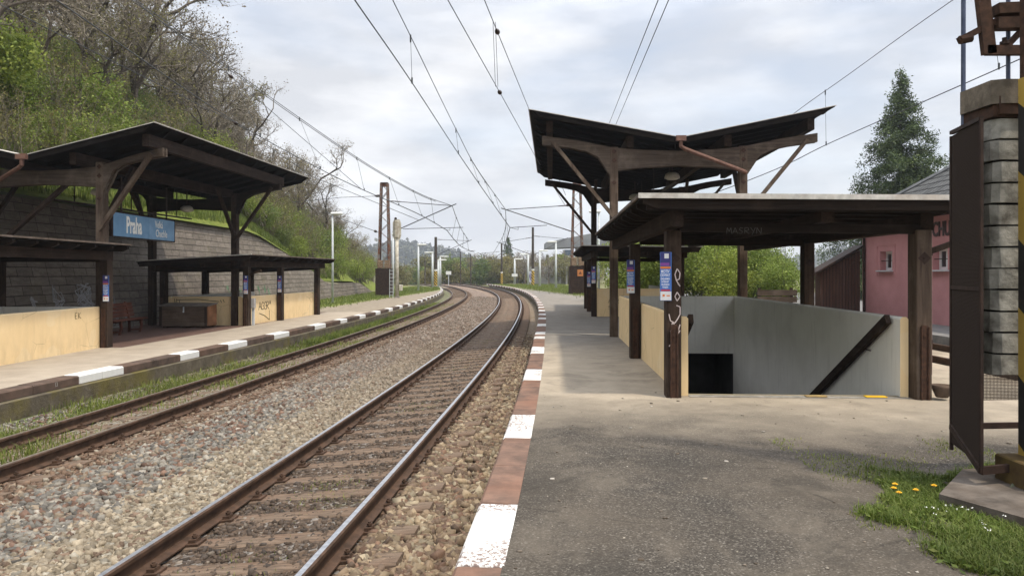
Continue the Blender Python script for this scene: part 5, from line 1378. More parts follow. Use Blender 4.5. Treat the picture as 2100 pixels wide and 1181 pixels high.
def bare_tree(seed, h, bud, nb=3, bsize=.10, label=None, levels=5, **kw):
    t = thing('bare_tree', label, 'tree')
    limbs, twigs, tips = grow(seed, h, h*.017, levels=levels, **kw)
    V, F = segs_mesh(limbs, 6); raw_mesh('trunk', V, F, M['bark'], t, smooth=True)
    g = np.random.default_rng(seed); extra = []
    T = np.array(tips)
    for q in T:
        for _ in range(3):
            d = g.normal(size=3); d[2] += .3; d /= np.linalg.norm(d); extra.append((tuple(q), tuple(q+d*h*.05*g.uniform(.5,1.3)), .006, .002))
    tw = [(a, b, max(r0, .008), max(r1, .006)) for a, b, r0, r1 in twigs]
    V1, F1 = segs_mesh(tw, 3); V2, F2 = segs_mesh(extra, 3)
    raw_mesh('crown', np.concatenate([V1, V2]), np.concatenate([F1, F2+len(V1)]), M['twig'], t)
    c = t.children[1]
    ends = [e[1] for e in extra]
    V, F = leafcloud(ends, nb, (h*.012,)*3, bsize, seed)
    raw_mesh('buds', V, F, bud, c)
    return t
def shrub(seed, w, h, n, leaf, size, label, name='shrub', lobes=9, stems=True, shell=.75):
    t = thing(name, label, 'shrub')
    g = np.random.default_rng(seed); C = []
    for i in range(lobes):
        a = g.uniform(0, 6.28); r = g.uniform(0, .32)*w; z = h*(.28+.55*g.random())*(1-.5*r/(w*.5)); C.append((r*math.cos(a), r*math.sin(a), z, g.uniform(.45,1.0)))
    cen = []
    for (x, y, z, s) in C:
        m = int(n*s/lobes/6); d = g.normal(size=(m, 3)); d /= np.linalg.norm(d, axis=1)[:, None]
        rr = (shell+(1-shell)*g.random(m))*(.85+.3*np.sin(d[:, 0]*5+seed)*np.cos(d[:, 1]*4))
        cen.append(np.array([x, y, z])+d*rr[:, None]*np.array([w*.26*s, w*.26*s, h*.27*s]))
        m2 = m//3; cen.append(np.array([x, y, z])+g.normal(size=(m2, 3))*np.array([w*.13, w*.13, h*.13]))
    cen = np.concatenate(cen); cen = cen[cen[:, 2] > .02]
    V, F = leafcloud(cen, 6, (w*.035, w*.035, h*.03), size, seed+1)
    raw_mesh('foliage', V, F, leaf, t)
    if stems:
        segs = []
        for i in range(14):
            a = g.uniform(0, 6.28); r = g.uniform(.05, .4)*w; p0 = (g.normal()*.08*w, g.normal()*.08*w, -.1); p1 = (r*math.cos(a)*.5, r*math.sin(a)*.5, h*.45); p2 = (r*math.cos(a), r*math.sin(a), h*g.uniform(.7,1.0))
            segs += [(p0, p1, .03, .02), (p1, p2, .02, .006)]
        V, F = segs_mesh(segs, 4); raw_mesh('stems', V, F, M['bark'], t)
    return t
def thicket(seed, w, h, n, bud, label):
    """bundle of thin bare stems"""
    t = thing('bare_shrub', label, 'shrub'); g = np.random.default_rng(seed); segs = []; ends = []
    for i in range(n):
        p = np.array([g.normal()*w*.16, g.normal()*w*.16, -.15]); d = np.array([g.normal()*.38, g.normal()*.38, 1.0]); d /= np.linalg.norm(d); L = h*g.uniform(.45,1.0); k = 5
        for j in range(k):
            q = p+d*L/k; r = .016*(1-j/k)+.005; segs.append((tuple(p), tuple(q), r, r*.8)); p = q
            d = d+g.normal(size=3)*.13; d /= np.linalg.norm(d)
            if j >= 1:
                for _ in range(3):
                    e = d*.5+g.normal(size=3)*.6; e /= np.linalg.norm(e); q2 = p+e*L*.14*g.uniform(.5,1.6); segs.append((tuple(p), tuple(q2), .007, .003)); ends.append(tuple(q2)); ends.append(tuple((np.array(q2)+p)/2))
    V, F = segs_mesh(segs, 3); raw_mesh('stems', V, F, M['stem'] if seed % 2 else M['twig'], t)
    V, F = leafcloud(ends, 2, (.07,)*3, .10, seed); raw_mesh('buds', V, F, bud, t)
    return t
def conifer(seed, h, w, label, n=34, dens=1.0, leaf=None, size=.20):
    t = thing('conifer_tree', label, 'tree'); g = np.random.default_rng(seed)
    V, F = segs_mesh([((0,0,-.3), (0,0,h*.5), h*.016, h*.010), ((0,0,h*.5), (0,0,h*.99), h*.010, .015)], 8); raw_mesh('trunk', V, F, M['bark'], t)
    cen = []; segs = []
    for i in range(n):
        z = h*(.04+.95*(i/n)**.92); rr = w*.5*(1-(z/h))**.92*g.uniform(.66,1.18)+.10
        for k in range(int(7*(1-.5*i/n))):
            a = g.uniform(0, 6.28); L = rr*g.uniform(.62,1.15); tip = np.array([L*math.cos(a), L*math.sin(a), z-L*.22+g.normal()*.12]); m = max(4, int(L*9*dens))
            segs.append(((0,0,z), tuple(tip), .03*(1-z/h)+.012, .006))
            f = g.random(m)**.7; c = np.array([0,0,z])+(tip-np.array([0,0,z]))*f[:, None]; c[:, 2] += .10*np.sin(f*3)-.05
            c += g.normal(size=(m, 3))*np.array([.12,.12,.10])*(.4+L*.35); cen.append(c)
    V, F = segs_mesh(segs, 4); raw_mesh('branches', V, F, M['bark'], t)
    V, F = leafcloud(np.concatenate(cen), 7, (.11,.11,.16), size, seed, 0, .30); raw_mesh('crown', V, F, leaf or M['needle'], t)
    return t
g = random.Random(21)
BT = [bare_tree(40+i, [9.5, 8.5, 10.5, 8, 9][i], [M['bud'], M['bud'], M['bud'], M['leaf_olive'], M['bud']][i], 2, .105, 'bare brown tree with dry seed clusters on the wooded slope', spread=[.55,.7,.5,.75,.6][i], levels=5) for i in range(5)]
SHL = 'green budding shrub on the wooded slope'; THL = 'brown leafless shrub with thin upright stems on the wooded slope'
SG = [shrub(60+i, [3.6,3.0,4.2][i], [2.9,2.4,3.4][i], 6500, [M['leaf_mid'], M['leaf_spring'], M['leaf_spring']][i], .095, SHL) for i in range(3)]
TH = [thicket(80+i, [3.0,3.4,2.6][i], [3.6,3.0,4.2][i], 34, [M['leaf_olive'], M['leaf_spring'], M['leaf_olive']][i], THL) for i in range(3)]
first = set()
def put(proto, x, y, z, s, rz, label=None, group=None):
    if id(proto) not in first:
        first.add(id(proto)); proto.location = (x, y, z); proto.rotation_euler = (0, 0, rz); proto.scale = (s, s, s)
        if label: proto['label'] = label
        if group: proto['group'] = group
        return proto
    return dup(proto, (x, y, z), rz, label, group, s)
# bare trees on the slope
k = 0
for row, (x0, x1, n) in enumerate(((-16.6,-19,18), (-19,-22,21), (-22,-26,22), (-26,-32,22), (-32,-42,20))):
    for i in range(n):
        y = 20+row*3.5+(i+g.uniform(-.35,.35))*(78-row*3)/n
        x = g.uniform(x1, x0)
        x -= HSH(y)
        s = g.uniform(.8, 1.22) if row > 0 else g.uniform(.7, 1.0)
        if y > 64: s *= max(.42, 1-(y-64)*.018)
        put(BT[k % 5], x, y, hill_z(x, y)-.1, s, g.uniform(0, 6.28), None, 'bare trees on the wooded slope'); k += 1
k = 0
for i in range(150):
    y = 15+i*.52+g.uniform(-1, 1); x = -16.4-abs(g.gauss(0, 5.5)); 
    x -= HSH(y)-(1.0 if y > 73 else 0)
    put(SG[k % 3 if y > 30 else (1 if k % 2 else 2)], x, y, hill_z(x, y)-.15, g.uniform(.6, 1.15), g.uniform(0, 6.28), None, 'green shrubs on the wooded slope'); k += 1
k = 0
for i in range(230):
    y = 14+i*.33+g.uniform(-1, 1); x = -16.2-abs(g.gauss(0, 6.5))
    x -= HSH(y)-(1.0 if y > 73 else 0)
    put(TH[k % 3], x, y, hill_z(x, y)-.1, g.uniform(.55, 1.05), g.uniform(0, 6.28), None, 'brown shrubs on the wooded slope'); k += 1
# shrubs right behind the low end of the wall
for i, (x, y, s) in enumerate([(-14.9,58,.8),(-14.7,62,.75),(-15.4,66,.9),(-14.8,70,.8),(-16,74,.95),(-15.6,54,.7),(-16.6,60,1.0),(-17,68,1.05)]):
    put(SG[2] if i % 2 else TH[1], x, y, hill_z(x, y)-.1, s, i*1.3, None, None)
# leafy tree at the left edge
def leafy_tree(seed, h, w, leaf, label, n=9000, size=.22, lobes=14, name='leafy_tree'):
    t = thing(name, label, 'tree'); gg = np.random.default_rng(seed)
    limbs, twigs, tips = grow(seed, h, h*.018, levels=4)
    V, F = segs_mesh(limbs+twigs, 5); raw_mesh('trunk', V, F, M['bark'], t)
    cen = []
    for i in range(lobes):
        a = gg.uniform(0, 6.28); r = gg.uniform(.05,.36)*w; z = h*(.40+.5*gg.random()); s = gg.uniform(.6,1.1); m = n//lobes//6
        d = gg.normal(size=(m, 3)); d /= np.linalg.norm(d, axis=1)[:, None]; rr = .7+.4*gg.random(m)
        cen.append(np.array([r*math.cos(a), r*math.sin(a), z])+d*rr[:, None]*np.array([w*.2*s, w*.2*s, h*.15*s]))
    V, F = leafcloud(np.concatenate(cen), 6, (w*.03, w*.03, h*.02), size, seed); raw_mesh('crown', V, F, leaf, t)
    return t
o = leafy_tree(5, 5.0, 4.4, M['leaf_spring'], 'bright green leafy tree at the left edge of the view above the stone wall', 15000, .13); o.location = (-18.0, 25.2, hill_z(-18.0, 25.2)-.6)
# grass on the slope just above the wall
def blades(pts, h, w, seed, lean=.35):
    g_ = np.random.default_rng(seed); n = len(pts); p = np.asarray(pts, float); a = g_.uniform(0, 6.28, n); s = h*(.5+.9*g_.random(n)); l = np.stack([np.cos(a), np.sin(a), np.zeros(n)], 1)
    sd = np.stack([-np.sin(a), np.cos(a), np.zeros(n)], 1)*w*.5
    b = l*(lean*s*g_.random(n))[:, None]; up = np.zeros((n, 3)); up[:, 2] = s
    V = np.stack([p-sd, p+sd, p+sd*.7+up*.55+b*.35, p-sd*.7+up*.55+b*.35, p-sd*.12+up*(1-.15*lean)+b*1.2, p+sd*.12+up*(1-.15*lean)+b*1.2], 1).reshape(-1, 3)
    k = 6*np.arange(n)[:, None]; F = np.concatenate([k+np.array([[0,1,2,3]]), k+np.array([[3,2,5,4]])], 0)
    return V, F
ng = np.random.default_rng(3)
y = ng.uniform(8, 62, 26000); x = -14.5-np.abs(ng.normal(0, 1.5, 26000)); pts = [(a, b, hill_z(a, b)-.02) for a, b in zip(x, y)]
V, F = blades(pts, .26, .03, 9); o = raw_mesh('slope_grass', V, F, M['grass']); tag(o, kind='stuff')
# weeds along the farther track
n = 42000; y = 8*(60/8)**ng.random(n); u = -6.25-np.abs(ng.normal(0, .42, n)); u = np.clip(u, -7.22, -6.2)
m_ = ng.random(n) < .30; u[m_] = ng.uniform(-5.8, -4.65, m_.sum())
keep = (np.sin(y*2.1)+np.sin(y*.83+1)+ng.normal(0, .9, n)) > np.where(m_, .8, -.6)
pts = [(*OFF(a, b), zbal(b)-.005) for a, b in zip(y[keep], u[keep])]
V, F = blades(pts, .12, .014, 4, .8); o = raw_mesh('trackside_weeds', V, F, M['grass_dry']); tag(o, kind='stuff')
n = 5200; y = 24*(52/24)**ng.random(n); u = np.clip(-6.45-np.abs(ng.normal(0, .28, n)), -7.1, -6.3)
pts = [(*OFF(a, b), zbal(b)-.005) for a, b in zip(y, u)]
V, F = blades(pts, .20, .022, 14, .6); o = raw_mesh('trackside_grass', V, F, M['grass']); tag(o, kind='stuff')
# moss and small weeds between the nearer rails and beside the right kerb
n = 5000; y = 4*(28/4)**ng.random(n); u = np.where(ng.random(n) < .75, -.75+ng.normal(0, .22, n), ng.uniform(.3, 1.0, n))
keep = (np.sin(y*2.7)+np.sin(y*1.13)+ng.normal(0, .5, n)) > .75
pts = [(*OFF(a, b), zbal(b)-.005) for a, b in zip(y[keep], u[keep])]
V, F = blades(pts, .035, .008, 6, .9); o = raw_mesh('track_moss', V, F, M['grass_dry']); tag(o, kind='stuff')
# grass patch in the right foreground
def in_patch(x, y):
    # distance-like field of the patch outline
    e = ((x-3.85)/1.08)**2+((y-5.0)/1.25)**2
    return e+.30*math.sin(x*5.1+y*2.3)+.25*math.sin(y*6.3-x*3.7)+.12*math.sin(x*13+y*9)
pts = []; low = []; gg = random.Random(17)
while len(pts) < 26000:
    x = gg.uniform(2.3, 5.4); y = gg.uniform(3.6, 6.5); f = in_patch(x, y)
    if f < 1.22+gg.gauss(0, .10) and not (3.2+max(0, (5.3-y))*.48 < x and 4.2 < y < 6.05 and x > 3.15+abs(y-5.38)*.5): pts.append((x, y, -.01))
    elif f < 1.5 and gg.random() < .12: low.append((x, y, -.01))
V, F = blades(pts, .075, .0065, 7, 1.0); V2, F2 = leafcloud([(a, b, .02) for a, b, c in pts[::9]], 2, (.03,.03,.012), .055, 12, .8, .35); o = raw_mesh('grass_patch', np.concatenate([V, V2]), np.concatenate([F, F2+len(V)]), M['grass']); tag(o, kind='stuff')
gs = []
for i in range(5200):
    x = gg.uniform(2.6, 4.6); y = gg.uniform(5.9, 7.6)
    if math.sin(x*3.1+y*1.7)+math.sin(y*4.1-x*2)+gg.gauss(0,.4) > .35: gs.append((x, y, -.01))
V, F = blades(low+gs, .032, .007, 8, 1.1); o = raw_mesh('sparse_grass', V, F, M['grass_dry']); tag(o, kind='stuff')
dl = plain('dandelion yellow', (.72,.42,.01), .6)
def dandelion(px, py, label, tilt):
    p = P(px, py, E*1520/(py+14-560)); t = thing('dandelion', label, 'flower', (p.x, p.y, 0), tilt, 'dandelions in the grass patch'); t.scale = (.7, .7, .85)
    m = MB(); m.tube([(0,0,0),(.01,0,.05),(.012,-.005,.075)], .0035, 5); m.build('stem', M['grass'], t)
    m = MB()
    for r, z, n_ in ((.030,.078,16),(.021,.084,13),(.012,.089,9)):
        for i in range(n_):
            a = 6.283*i/n_+r*40; m.poly([(.012,-.005,z-.012), (.012+r*math.cos(a-.16), -.005+r*math.sin(a-.16), z), (.012+r*1.08*math.cos(a), -.005+r*1.08*math.sin(a), z+.002), (.012+r*math.cos(a+.16), -.005+r*math.sin(a+.16), z)])
    m.build('flower_head', dl, t)
    V, F = blades([(.0+.02*math.cos(i*.8), .02*math.sin(i*.8), 0) for i in range(9)], .09, .02, i, 1.8); raw_mesh('leaves', V, F, M['leaf_mid'], t)
dandelion(1833, 995, 'small dandelion farthest back at the edge of the grass patch', 0)
dandelion(1832, 1004, 'dandelion just in front of the farthest one at the patch edge', 1)
dandelion(1845, 1014, 'dandelion nearest the camera, leaning at the left of the patch', 2)
dandelion(1881, 1008, 'dandelion in the middle of the grass patch', 3)
dandelion(1917, 998, 'rightmost dandelion, toward the mesh cage', 4)
# tiny white flowers over the grass by the footing
wf = []; 
for i in range(40):
    yw = gg.uniform(3.9, 5.2); wf.append((3.05+(5.38-yw)*.48-gg.uniform(0, .35), yw, gg.uniform(.06, .10)))
V, F = leafcloud(wf, 4, (.006,.006,.002), .009, 3, .9, 1.0); o = raw_mesh('white_flowers', V, F, plain('white petals', (.7,.7,.66), .7)); tag(o, kind='stuff')
# grass on the far parts of the platforms
n = 15000; pts = []
while len(pts) < n:
    y = gg.uniform(38, 100); x = gg.uniform(-13.7, -8.2)
    if -x-(60-y)*.055 > 9.3+gg.gauss(0, .4) and x < OFF(y, KL(y)-.4)[0]: pts.append((x, y, ZL))
while len(pts) < 2*n:
    y = gg.uniform(46, 112); x = gg.uniform(OFF(y, 1.4)[0], 7.4)
    if y*.055-(6-x)*.35 > 2.85+gg.gauss(0, .25): pts.append((x, y, 0))
V, F = blades(pts, .13, .03, 19, .6); o = raw_mesh('platform_grass', V, F, M['grass_dry']); tag(o, kind='stuff')

# ------------------------------------------------------------------ right side: hedge, conifer, station, shed
HL = 'fresh green bush of the hedge behind the right stair shelter'
HP = [shrub(101, 4.8, 4.5, 14000, M['leaf_spring'], .13, HL, 'hedge_bush', 14), shrub(102, 5.0, 4.3, 14000, M['leaf_spring'], .12, HL, 'hedge_bush', 12)]
for i, (x, y, s) in enumerate([(8.4,41,.98),(10.6,40,1.05),(12.6,39.5,.9),(7.4,45,1.08),(9.8,45,1.12),(12.2,44,1.05),(14.3,41.5,.82),(8.6,50,1.1),(10.8,36.8,.72),(13.2,36.5,.68),(15.2,46,.95)]):
    put(HP[i % 2], x, y, -.2, s, i*1.7, None, 'green hedge behind the right stair shelter')
o = conifer(301, 14.4, 10.6, 'tall dark green conifer behind the tiled roof of the station', 60, 3.4, None, .17); o.location = (23.6, 45, -.3)
# station building
pink = simple('dusty pink render', (.41,.20,.205), (.48,.24,.245), 1.3, .88, 0, .15, .006)
t = thing('station_building', 'pink station building with a dark tiled roof at the right', 'building', (0, 0, 0))
X0, X1, Y0_, Y1_ = 13.05, 21.5, 9.0, 27.6; WZ = 3.55
wins = [(25.45, 26.28), (22.2, 23.0), (18.9, 19.7), (15.6, 16.4)]; wz0, wz1 = 1.80, 2.46
m = MB(); ys = [Y0_]+sorted(sum([list(w) for w in wins], []))+[Y1_]
for a, b in zip(ys, ys[1:]):
    isw = any(abs(a-w[0]) < 1e-6 for w in wins)
    if isw: m.poly([(X0,a,.0),(X0,b,.0),(X0,b,wz0),(X0,a,wz0)]); m.poly([(X0,a,wz1),(X0,b,wz1),(X0,b,WZ),(X0,a,WZ)])
    else: m.poly([(X0,a,.0),(X0,b,.0),(X0,b,WZ),(X0,a,WZ)])
for a, b in wins:
    m.poly([(X0,a,wz0),(X0+.30,a,wz0),(X0+.30,a,wz1),(X0,a,wz1)]); m.poly([(X0,b,wz0),(X0+.30,b,wz0),(X0+.30,b,wz1),(X0,b,wz1)]); m.poly([(X0,a,wz1),(X0+.30,a,wz1),(X0+.30,b,wz1),(X0,b,wz1)]); m.poly([(X0,a,wz0),(X0+.30,a,wz0),(X0+.30,b,wz0),(X0,b,wz0)])
m.poly([(X0,Y1_,0),(X1,Y1_,0),(X1,Y1_,WZ),(X0,Y1_,WZ)]); m.poly([(X0,Y0_,0),(X1,Y0_,0),(X1,Y0_,WZ),(X0,Y0_,WZ)]); m.poly([(X1,Y0_,0),(X1,Y1_,0),(X1,Y1_,WZ),(X1,Y0_,WZ)])
m.build('wall', pink, t, recalc=False)
for a, b in wins:
    m = MB(); xx = X0+.24
    for (ya, yb, za, zb) in ((a,b,wz0,wz0+.09),(a,b,wz1-.09,wz1),(a,a+.09,wz0+.09,wz1-.09),(b-.09,b,wz0+.09,wz1-.09),((a+b)/2-.04,(a+b)/2+.04,wz0+.09,wz1-.09)): m.box(xx-.03, xx+.03, ya, yb, za, zb)
    w = m.build('window', plain('white window frame', (.70,.71,.72), .4), t)
    m = MB(); m.box(xx, xx+.012, a+.09, b-.09, wz0+.09, wz1-.09); m.build('pane', plain('dark window glass', (.03,.034,.038), .08, 0, .6), w)
    m = MB(); m.box(X0-.12, X0+.22, a-.08, b+.08, wz0-.05, wz0-.005); m.build('sill', M['galv'], w)
    m = MB(); zc = (wz0+wz1)/2; m.tube([(X0+.05, a+.02, zc), (X0+.05, b-.02, zc)], .015, 6); m.build('window_bar', M['darkmetal'], w)
    m = MB(); f = .22
    for (ya, yb, za, zb) in ((a-f,b+f,wz1+f-.03,wz1+f),(a-f,a-f+.03,wz0-f,wz1+f-.03),(b+f-.03,b+f,wz0-f,wz1+f-.03)): m.box(X0-.018, X0-.001, ya, yb, za, zb)
    m.build('moulding', pink, w)
def tile_mat():
    t_ = NT('dark grey roof tiles'); v = t_.pos(); sx, sy, sz = t_.sep(v)
    row = t_.math('FRACT', t_.math('MULTIPLY', sz, 4.4)); colm = t_.math('FRACT', t_.math('MULTIPLY', sy, 3.6))
    n_ = t_.noise(v, 2.0, 5, .6); c = t_.ramp(n_, [(.3, (.055,.057,.058)), (.7, (.095,.097,.098))])
    c = t_.mix(.5, c, t_.ramp(t_.math('FRACT', t_.math('MULTIPLY', t_.math('ADD', t_.math('FLOOR', t_.math('MULTIPLY', sz, 5.2)), t_.math('MULTIPLY', t_.math('FLOOR', t_.math('MULTIPLY', sy, 3.6)), 1.37)), .618)), [(0, .75), (1, 1.15)]), 'MULTIPLY')
    c = t_.mix(t_.math('GREATER_THAN', row, .80), c, (.018,.018,.019)); c = t_.mix(t_.math('MULTIPLY', t_.math('GREATER_THAN', colm, .9), .5), c, (.02,.02,.021))
    t_.bump(t_.math('ADD', t_.math('MULTIPLY', row, -1.0), t_.math('MULTIPLY', t_.math('SINE', t_.math('MULTIPLY', colm, 6.283)), .3)), 1.0, .07)
    return t_.done(c, .9, 0, .06)
ov_ = .45; ez = WZ+.02; ry = 4.3; rz_ = ez+ry*.72
A_ = [(X0-ov_,Y0_-ov_,ez),(X1+ov_,Y0_-ov_,ez),(X1+ov_,Y1_+ov_,ez),(X0-ov_,Y1_+ov_,ez)]; xm = (X0+X1)/2; hw = (X1-X0)/2+ov_
rz_ = ez+hw*.70; Ra, Rb = (xm, Y0_-ov_+hw, rz_), (xm, Y1_+ov_-hw, rz_)
m = MB(); m.poly([A_[0],A_[3],Rb,Ra]); m.poly([A_[3],A_[2],Rb]); m.poly([A_[2],A_[1],Ra,Rb]); m.poly([A_[1],A_[0],Ra]); rf = m.build('roof', tile_mat(), t)
m = MB(); m.tube([A_[3], Rb], .10, 6); m.tube([A_[0], Ra], .10, 6); m.tube([Ra, Rb], .10, 6); m.build('ridge_tiles', simple('ridge tile', (.09,.095,.10), (.15,.155,.16), 5, .7), rf)
m = MB(); m.box(X0-ov_, X1+ov_, Y0_-ov_, Y1_+ov_, ez-.12, ez-.004); m.build('eaves', M['darkmetal'], t)
m = MB(); m.tube([(X0-ov_-.06,Y0_-ov_,ez-.02),(X0-ov_-.06,Y1_+ov_,ez-.02)], .06, 8); m.tube([(X0-ov_-.02,Y1_-.25,ez-.05),(X0-.06,Y1_-.25,ez-.35),(X0-.06,Y1_-.25,.1)], .045, 8); m.build('gutter', M['darkmetal'], t)
o = text_mesh('CHUCHLE', .62, plain('dark wall lettering', (.055,.035,.035), .7), 'lettering', t, .72, .012, .015, 'LEFT'); o.location = (X0-.02, 22.98, 3.02); o.rotation_euler = (R(90), 0, R(-90))
# shed
t = thing('shed', 'brown board shed with a sloping roof against the end of the pink station', 'shed', (0, 0, 0))
def board_mat():
    t_ = NT('brown vertical boards'); v = t_.pos(); sx, sy, sz = t_.sep(v); f = t_.math('FRACT', t_.math('MULTIPLY', sx, 8.5)); n_ = t_.noise(t_.pos((9,9,1)), 1.2, 5, .6)
    c = t_.ramp(n_, [(.3, (.055,.028,.020)), (.7, (.095,.05,.036))]); c = t_.mix(t_.math('LESS_THAN', f, .16), c, (.012,.008,.006)); t_.bump(t_.math('GREATER_THAN', f, .16), .9, .03); return t_.done(c, .85)
m = MB(); xa, xb, yf_ = 11.55, 13.03, 27.75
m.prism([(xa, 0), (xb, 0), (xb, 2.55), (xa, 1.72)], 'y', yf_, 28.25); m.build('wall', board_mat(), t)
m = MB(); m.prism([(xa-.28, 1.66), (xb+.02, 2.67), (xb+.02, 2.75), (xa-.28, 1.74)], 'y', yf_-.28, 28.3); m.build('roof', M['darkmetal'], t)
m = MB(); m.tube([(xa-.3, yf_-.3, 1.64), (xa-.3, 28.3, 1.64)], .05, 8); m.build('gutter', M['darkmetal'], t)
t = thing('plank_fence', 'low fence of weathered planks left of the brown shed', 'fence', (0, 0, 0))
for i in range(3):
    m = MB(); m.box(9.9, 11.5, 29.9, 29.94, .25+i*.27, .48+i*.27); m.build('plank', M['wood_beam'], t)
m = MB()
for x in (10.0, 11.3): m.box(x-.05, x+.05, 29.95, 30.05, 0, 1.1)
m.build('posts', M['wood_z'], t)

# ------------------------------------------------------------------ the distance
FB = [shrub(201, 9, 7.0, 5200, M['leaf_olive'], .34, 'brownish budding bush in the band beyond the bend of the line', 'far_bush', 14, True), shrub(202, 8, 6.2, 5200, M['leaf_mid'], .34, 'green bush in the band beyond the bend of the line', 'far_bush', 12, True)]
FT = [bare_tree(211, 9.0, M['bud'], 3, .22, 'leafless brown tree in the band beyond the bend of the line', levels=4, spread=.6)]
for i in range(34):
    px = 872+i*10.5+g.uniform(-5, 5); Y = g.uniform(150, 190); x = (px-1050)*Y/1520
    if px < 985: pr = FB[1] if i % 3 else FB[0]
    else: pr = FB[0]
    put(pr, x, Y, -1.2, g.uniform(.8, 1.1), i*1.1, None, 'bushes beyond the bend')
for i in range(40):
    px = 960+i*6.5+g.uniform(-5, 5); Y = g.uniform(145, 200); x = (px-1050)*Y/1520
    put(FT[0], x, Y, -1.2, g.uniform(.65, 1.0), i*.9, None, 'leafless trees beyond the bend')
for i in range(12):
    px = 800+i*8; Y = g.uniform(150, 185); put(FB[i % 2], (px-1050)*Y/1520, Y, -1.4, g.uniform(.6, .85), i*.7, None, 'bushes beyond the bend')
o = conifer(305, 13.0, 8.4, 'dark pointed spruce on the skyline above the bend', 30, .8, None, .42); o.location = ((1043-1050)*200/1520, 200, -1.5); 
o = conifer(306, 9.0, 6.0, 'small dark spruce beside the grandstand', 22, .8, None, .40); o.location = ((1122-1050)*185/1520, 185, -2.5)
o = leafy_tree(307, 8.2, 9, M['leaf_spring'], 'round fresh green tree in front of the far grandstand', 9000, .42, 14); o.location = ((1152-1050)*170/1520, 170, -2.0)
o = leafy_tree(308, 7.6, 9, M['leaf_spring'], 'fresh green tree left of the far grandstand roof post', 8000, .42, 12); o.location = ((1215-1050)*165/1520, 165, -2.0)
# grandstand
t = thing('grandstand', 'distant grandstand with a wide grey cantilever roof', 'grandstand', (0, 0, 0))
Y = 240.0; gx_ = lambda px: (px-1050)*Y/1520; gz = lambda py: E-(py-560)*Y/1520
m = MB(); m.prism([(gx_(1120), gz(497)), (gx_(1236), gz(474)), (gx_(1300), gz(470)), (gx_(1300), gz(502)), (gx_(1170), gz(507)), (gx_(1120), gz(509))], 'y', Y, Y+16); m.build('roof', simple('grey sheet roof', (.13,.135,.145), (.19,.195,.205), .4, .8), t)
m = MB()
for i in range(5): m.box(gx_(1166)+i*1.2, gx_(1300), Y+2, Y+14-i, gz(548)+i*1.15, gz(548)+i*1.15+1.0)
m.build('terraces', M['concrete'], t)
m = MB(); m.box(gx_(1158), gx_(1176), Y+1, Y+8, gz(524), gz(512)); m.build('glazed_box', simple('blue glazing', (.05,.08,.13), (.10,.14,.2), .6, .2), t)
m = MB()
for px in (1186, 1226, 1270): m.box(gx_(px)-.5, gx_(px)+.5, Y+4, Y+6, -3, gz(505))
m.build('pillars', M['concrete'], t)
t = thing('concrete_wall', 'long pale concrete wall with graffiti beyond the right platform', 'wall', (0, 0, 0))
m = MB(); Y = 150.0; m.box(gx_(1108)*150/240, gx_(1210)*150/240, Y, Y+.4, -1, 3.0)
for i in range(8): m.box((1110+i*13-1050)*Y/1520-.15, (1110+i*13-1050)*Y/1520+.15, Y-.12, Y-.001, -1, 3.05)
m.build('panels', simple('pale concrete panels', (.20,.20,.195), (.32,.32,.31), .8, .9), t)
gm = plain('pale graffiti', (.40,.42,.50), .9)
t2 = thing('info_board', 'pale board covered with graffiti left of the far right striped mast', 'board', (0, 0, 0)); Y = 125.0
m = MB(); m.box((1082-1050)*Y/1520, (1094-1050)*Y/1520, Y, Y+.1, 0.2, 2.0); m.build('panel', gm, t2); m = MB()
for k_ in range(7): m.beam(((1083+k_*1.5-1050)*Y/1520, Y-.02, .5+.2*(k_ % 3)), ((1085+k_*1.4-1050)*Y/1520, Y-.02, 1.7-.25*(k_ % 2)), .02, .10)
m.build('graffiti', plain('violet graffiti', (.12,.10,.22), .9), t2)
# houses far off
for lb, px, py, Y, w, col_ in (('far house with a bright red roof beyond the left bushes', 914, 556, 260, 7, (.45,.10,.05)), ('far reddish brown block behind the left lamps', 860, 556, 300, 16, (.16,.085,.07)), ('far pale yellow house behind the signal', 838, 560, 230, 5, (.50,.42,.12)), ('far orange roofed house beyond the right hedge', 1545, 520, 260, 9, (.36,.14,.07))):
    x = (px-1050)*Y/1520; zt = E-(py-8-560)*Y/1520
    t = thing('house', lb, 'house', (x, Y, -2)); wall_c = (.5,.48,.44) if 'roof' in lb else col_; h_ = zt+2
    m = MB(); m.box(-w/2, w/2, 0, 8, 0, h_*.62); m.build('wall', plain('house wall', wall_c, .9), t)
    m = MB(); m.prism([(-w/2-.4, h_*.62), (w/2+.4, h_*.62), (w/2*.3, h_), (-w/2*.3, h_)], 'y', -.4, 8.4); m.build('roof', plain('house roof', col_, .8), t)
    m = MB()
    for i in (-1, 0, 1): m.box(i*w*.28-.5, i*w*.28+.5, -.06, -.002, h_*.2, h_*.48)
    m.build('windows', plain('far window', (.05,.05,.06), .3), t)
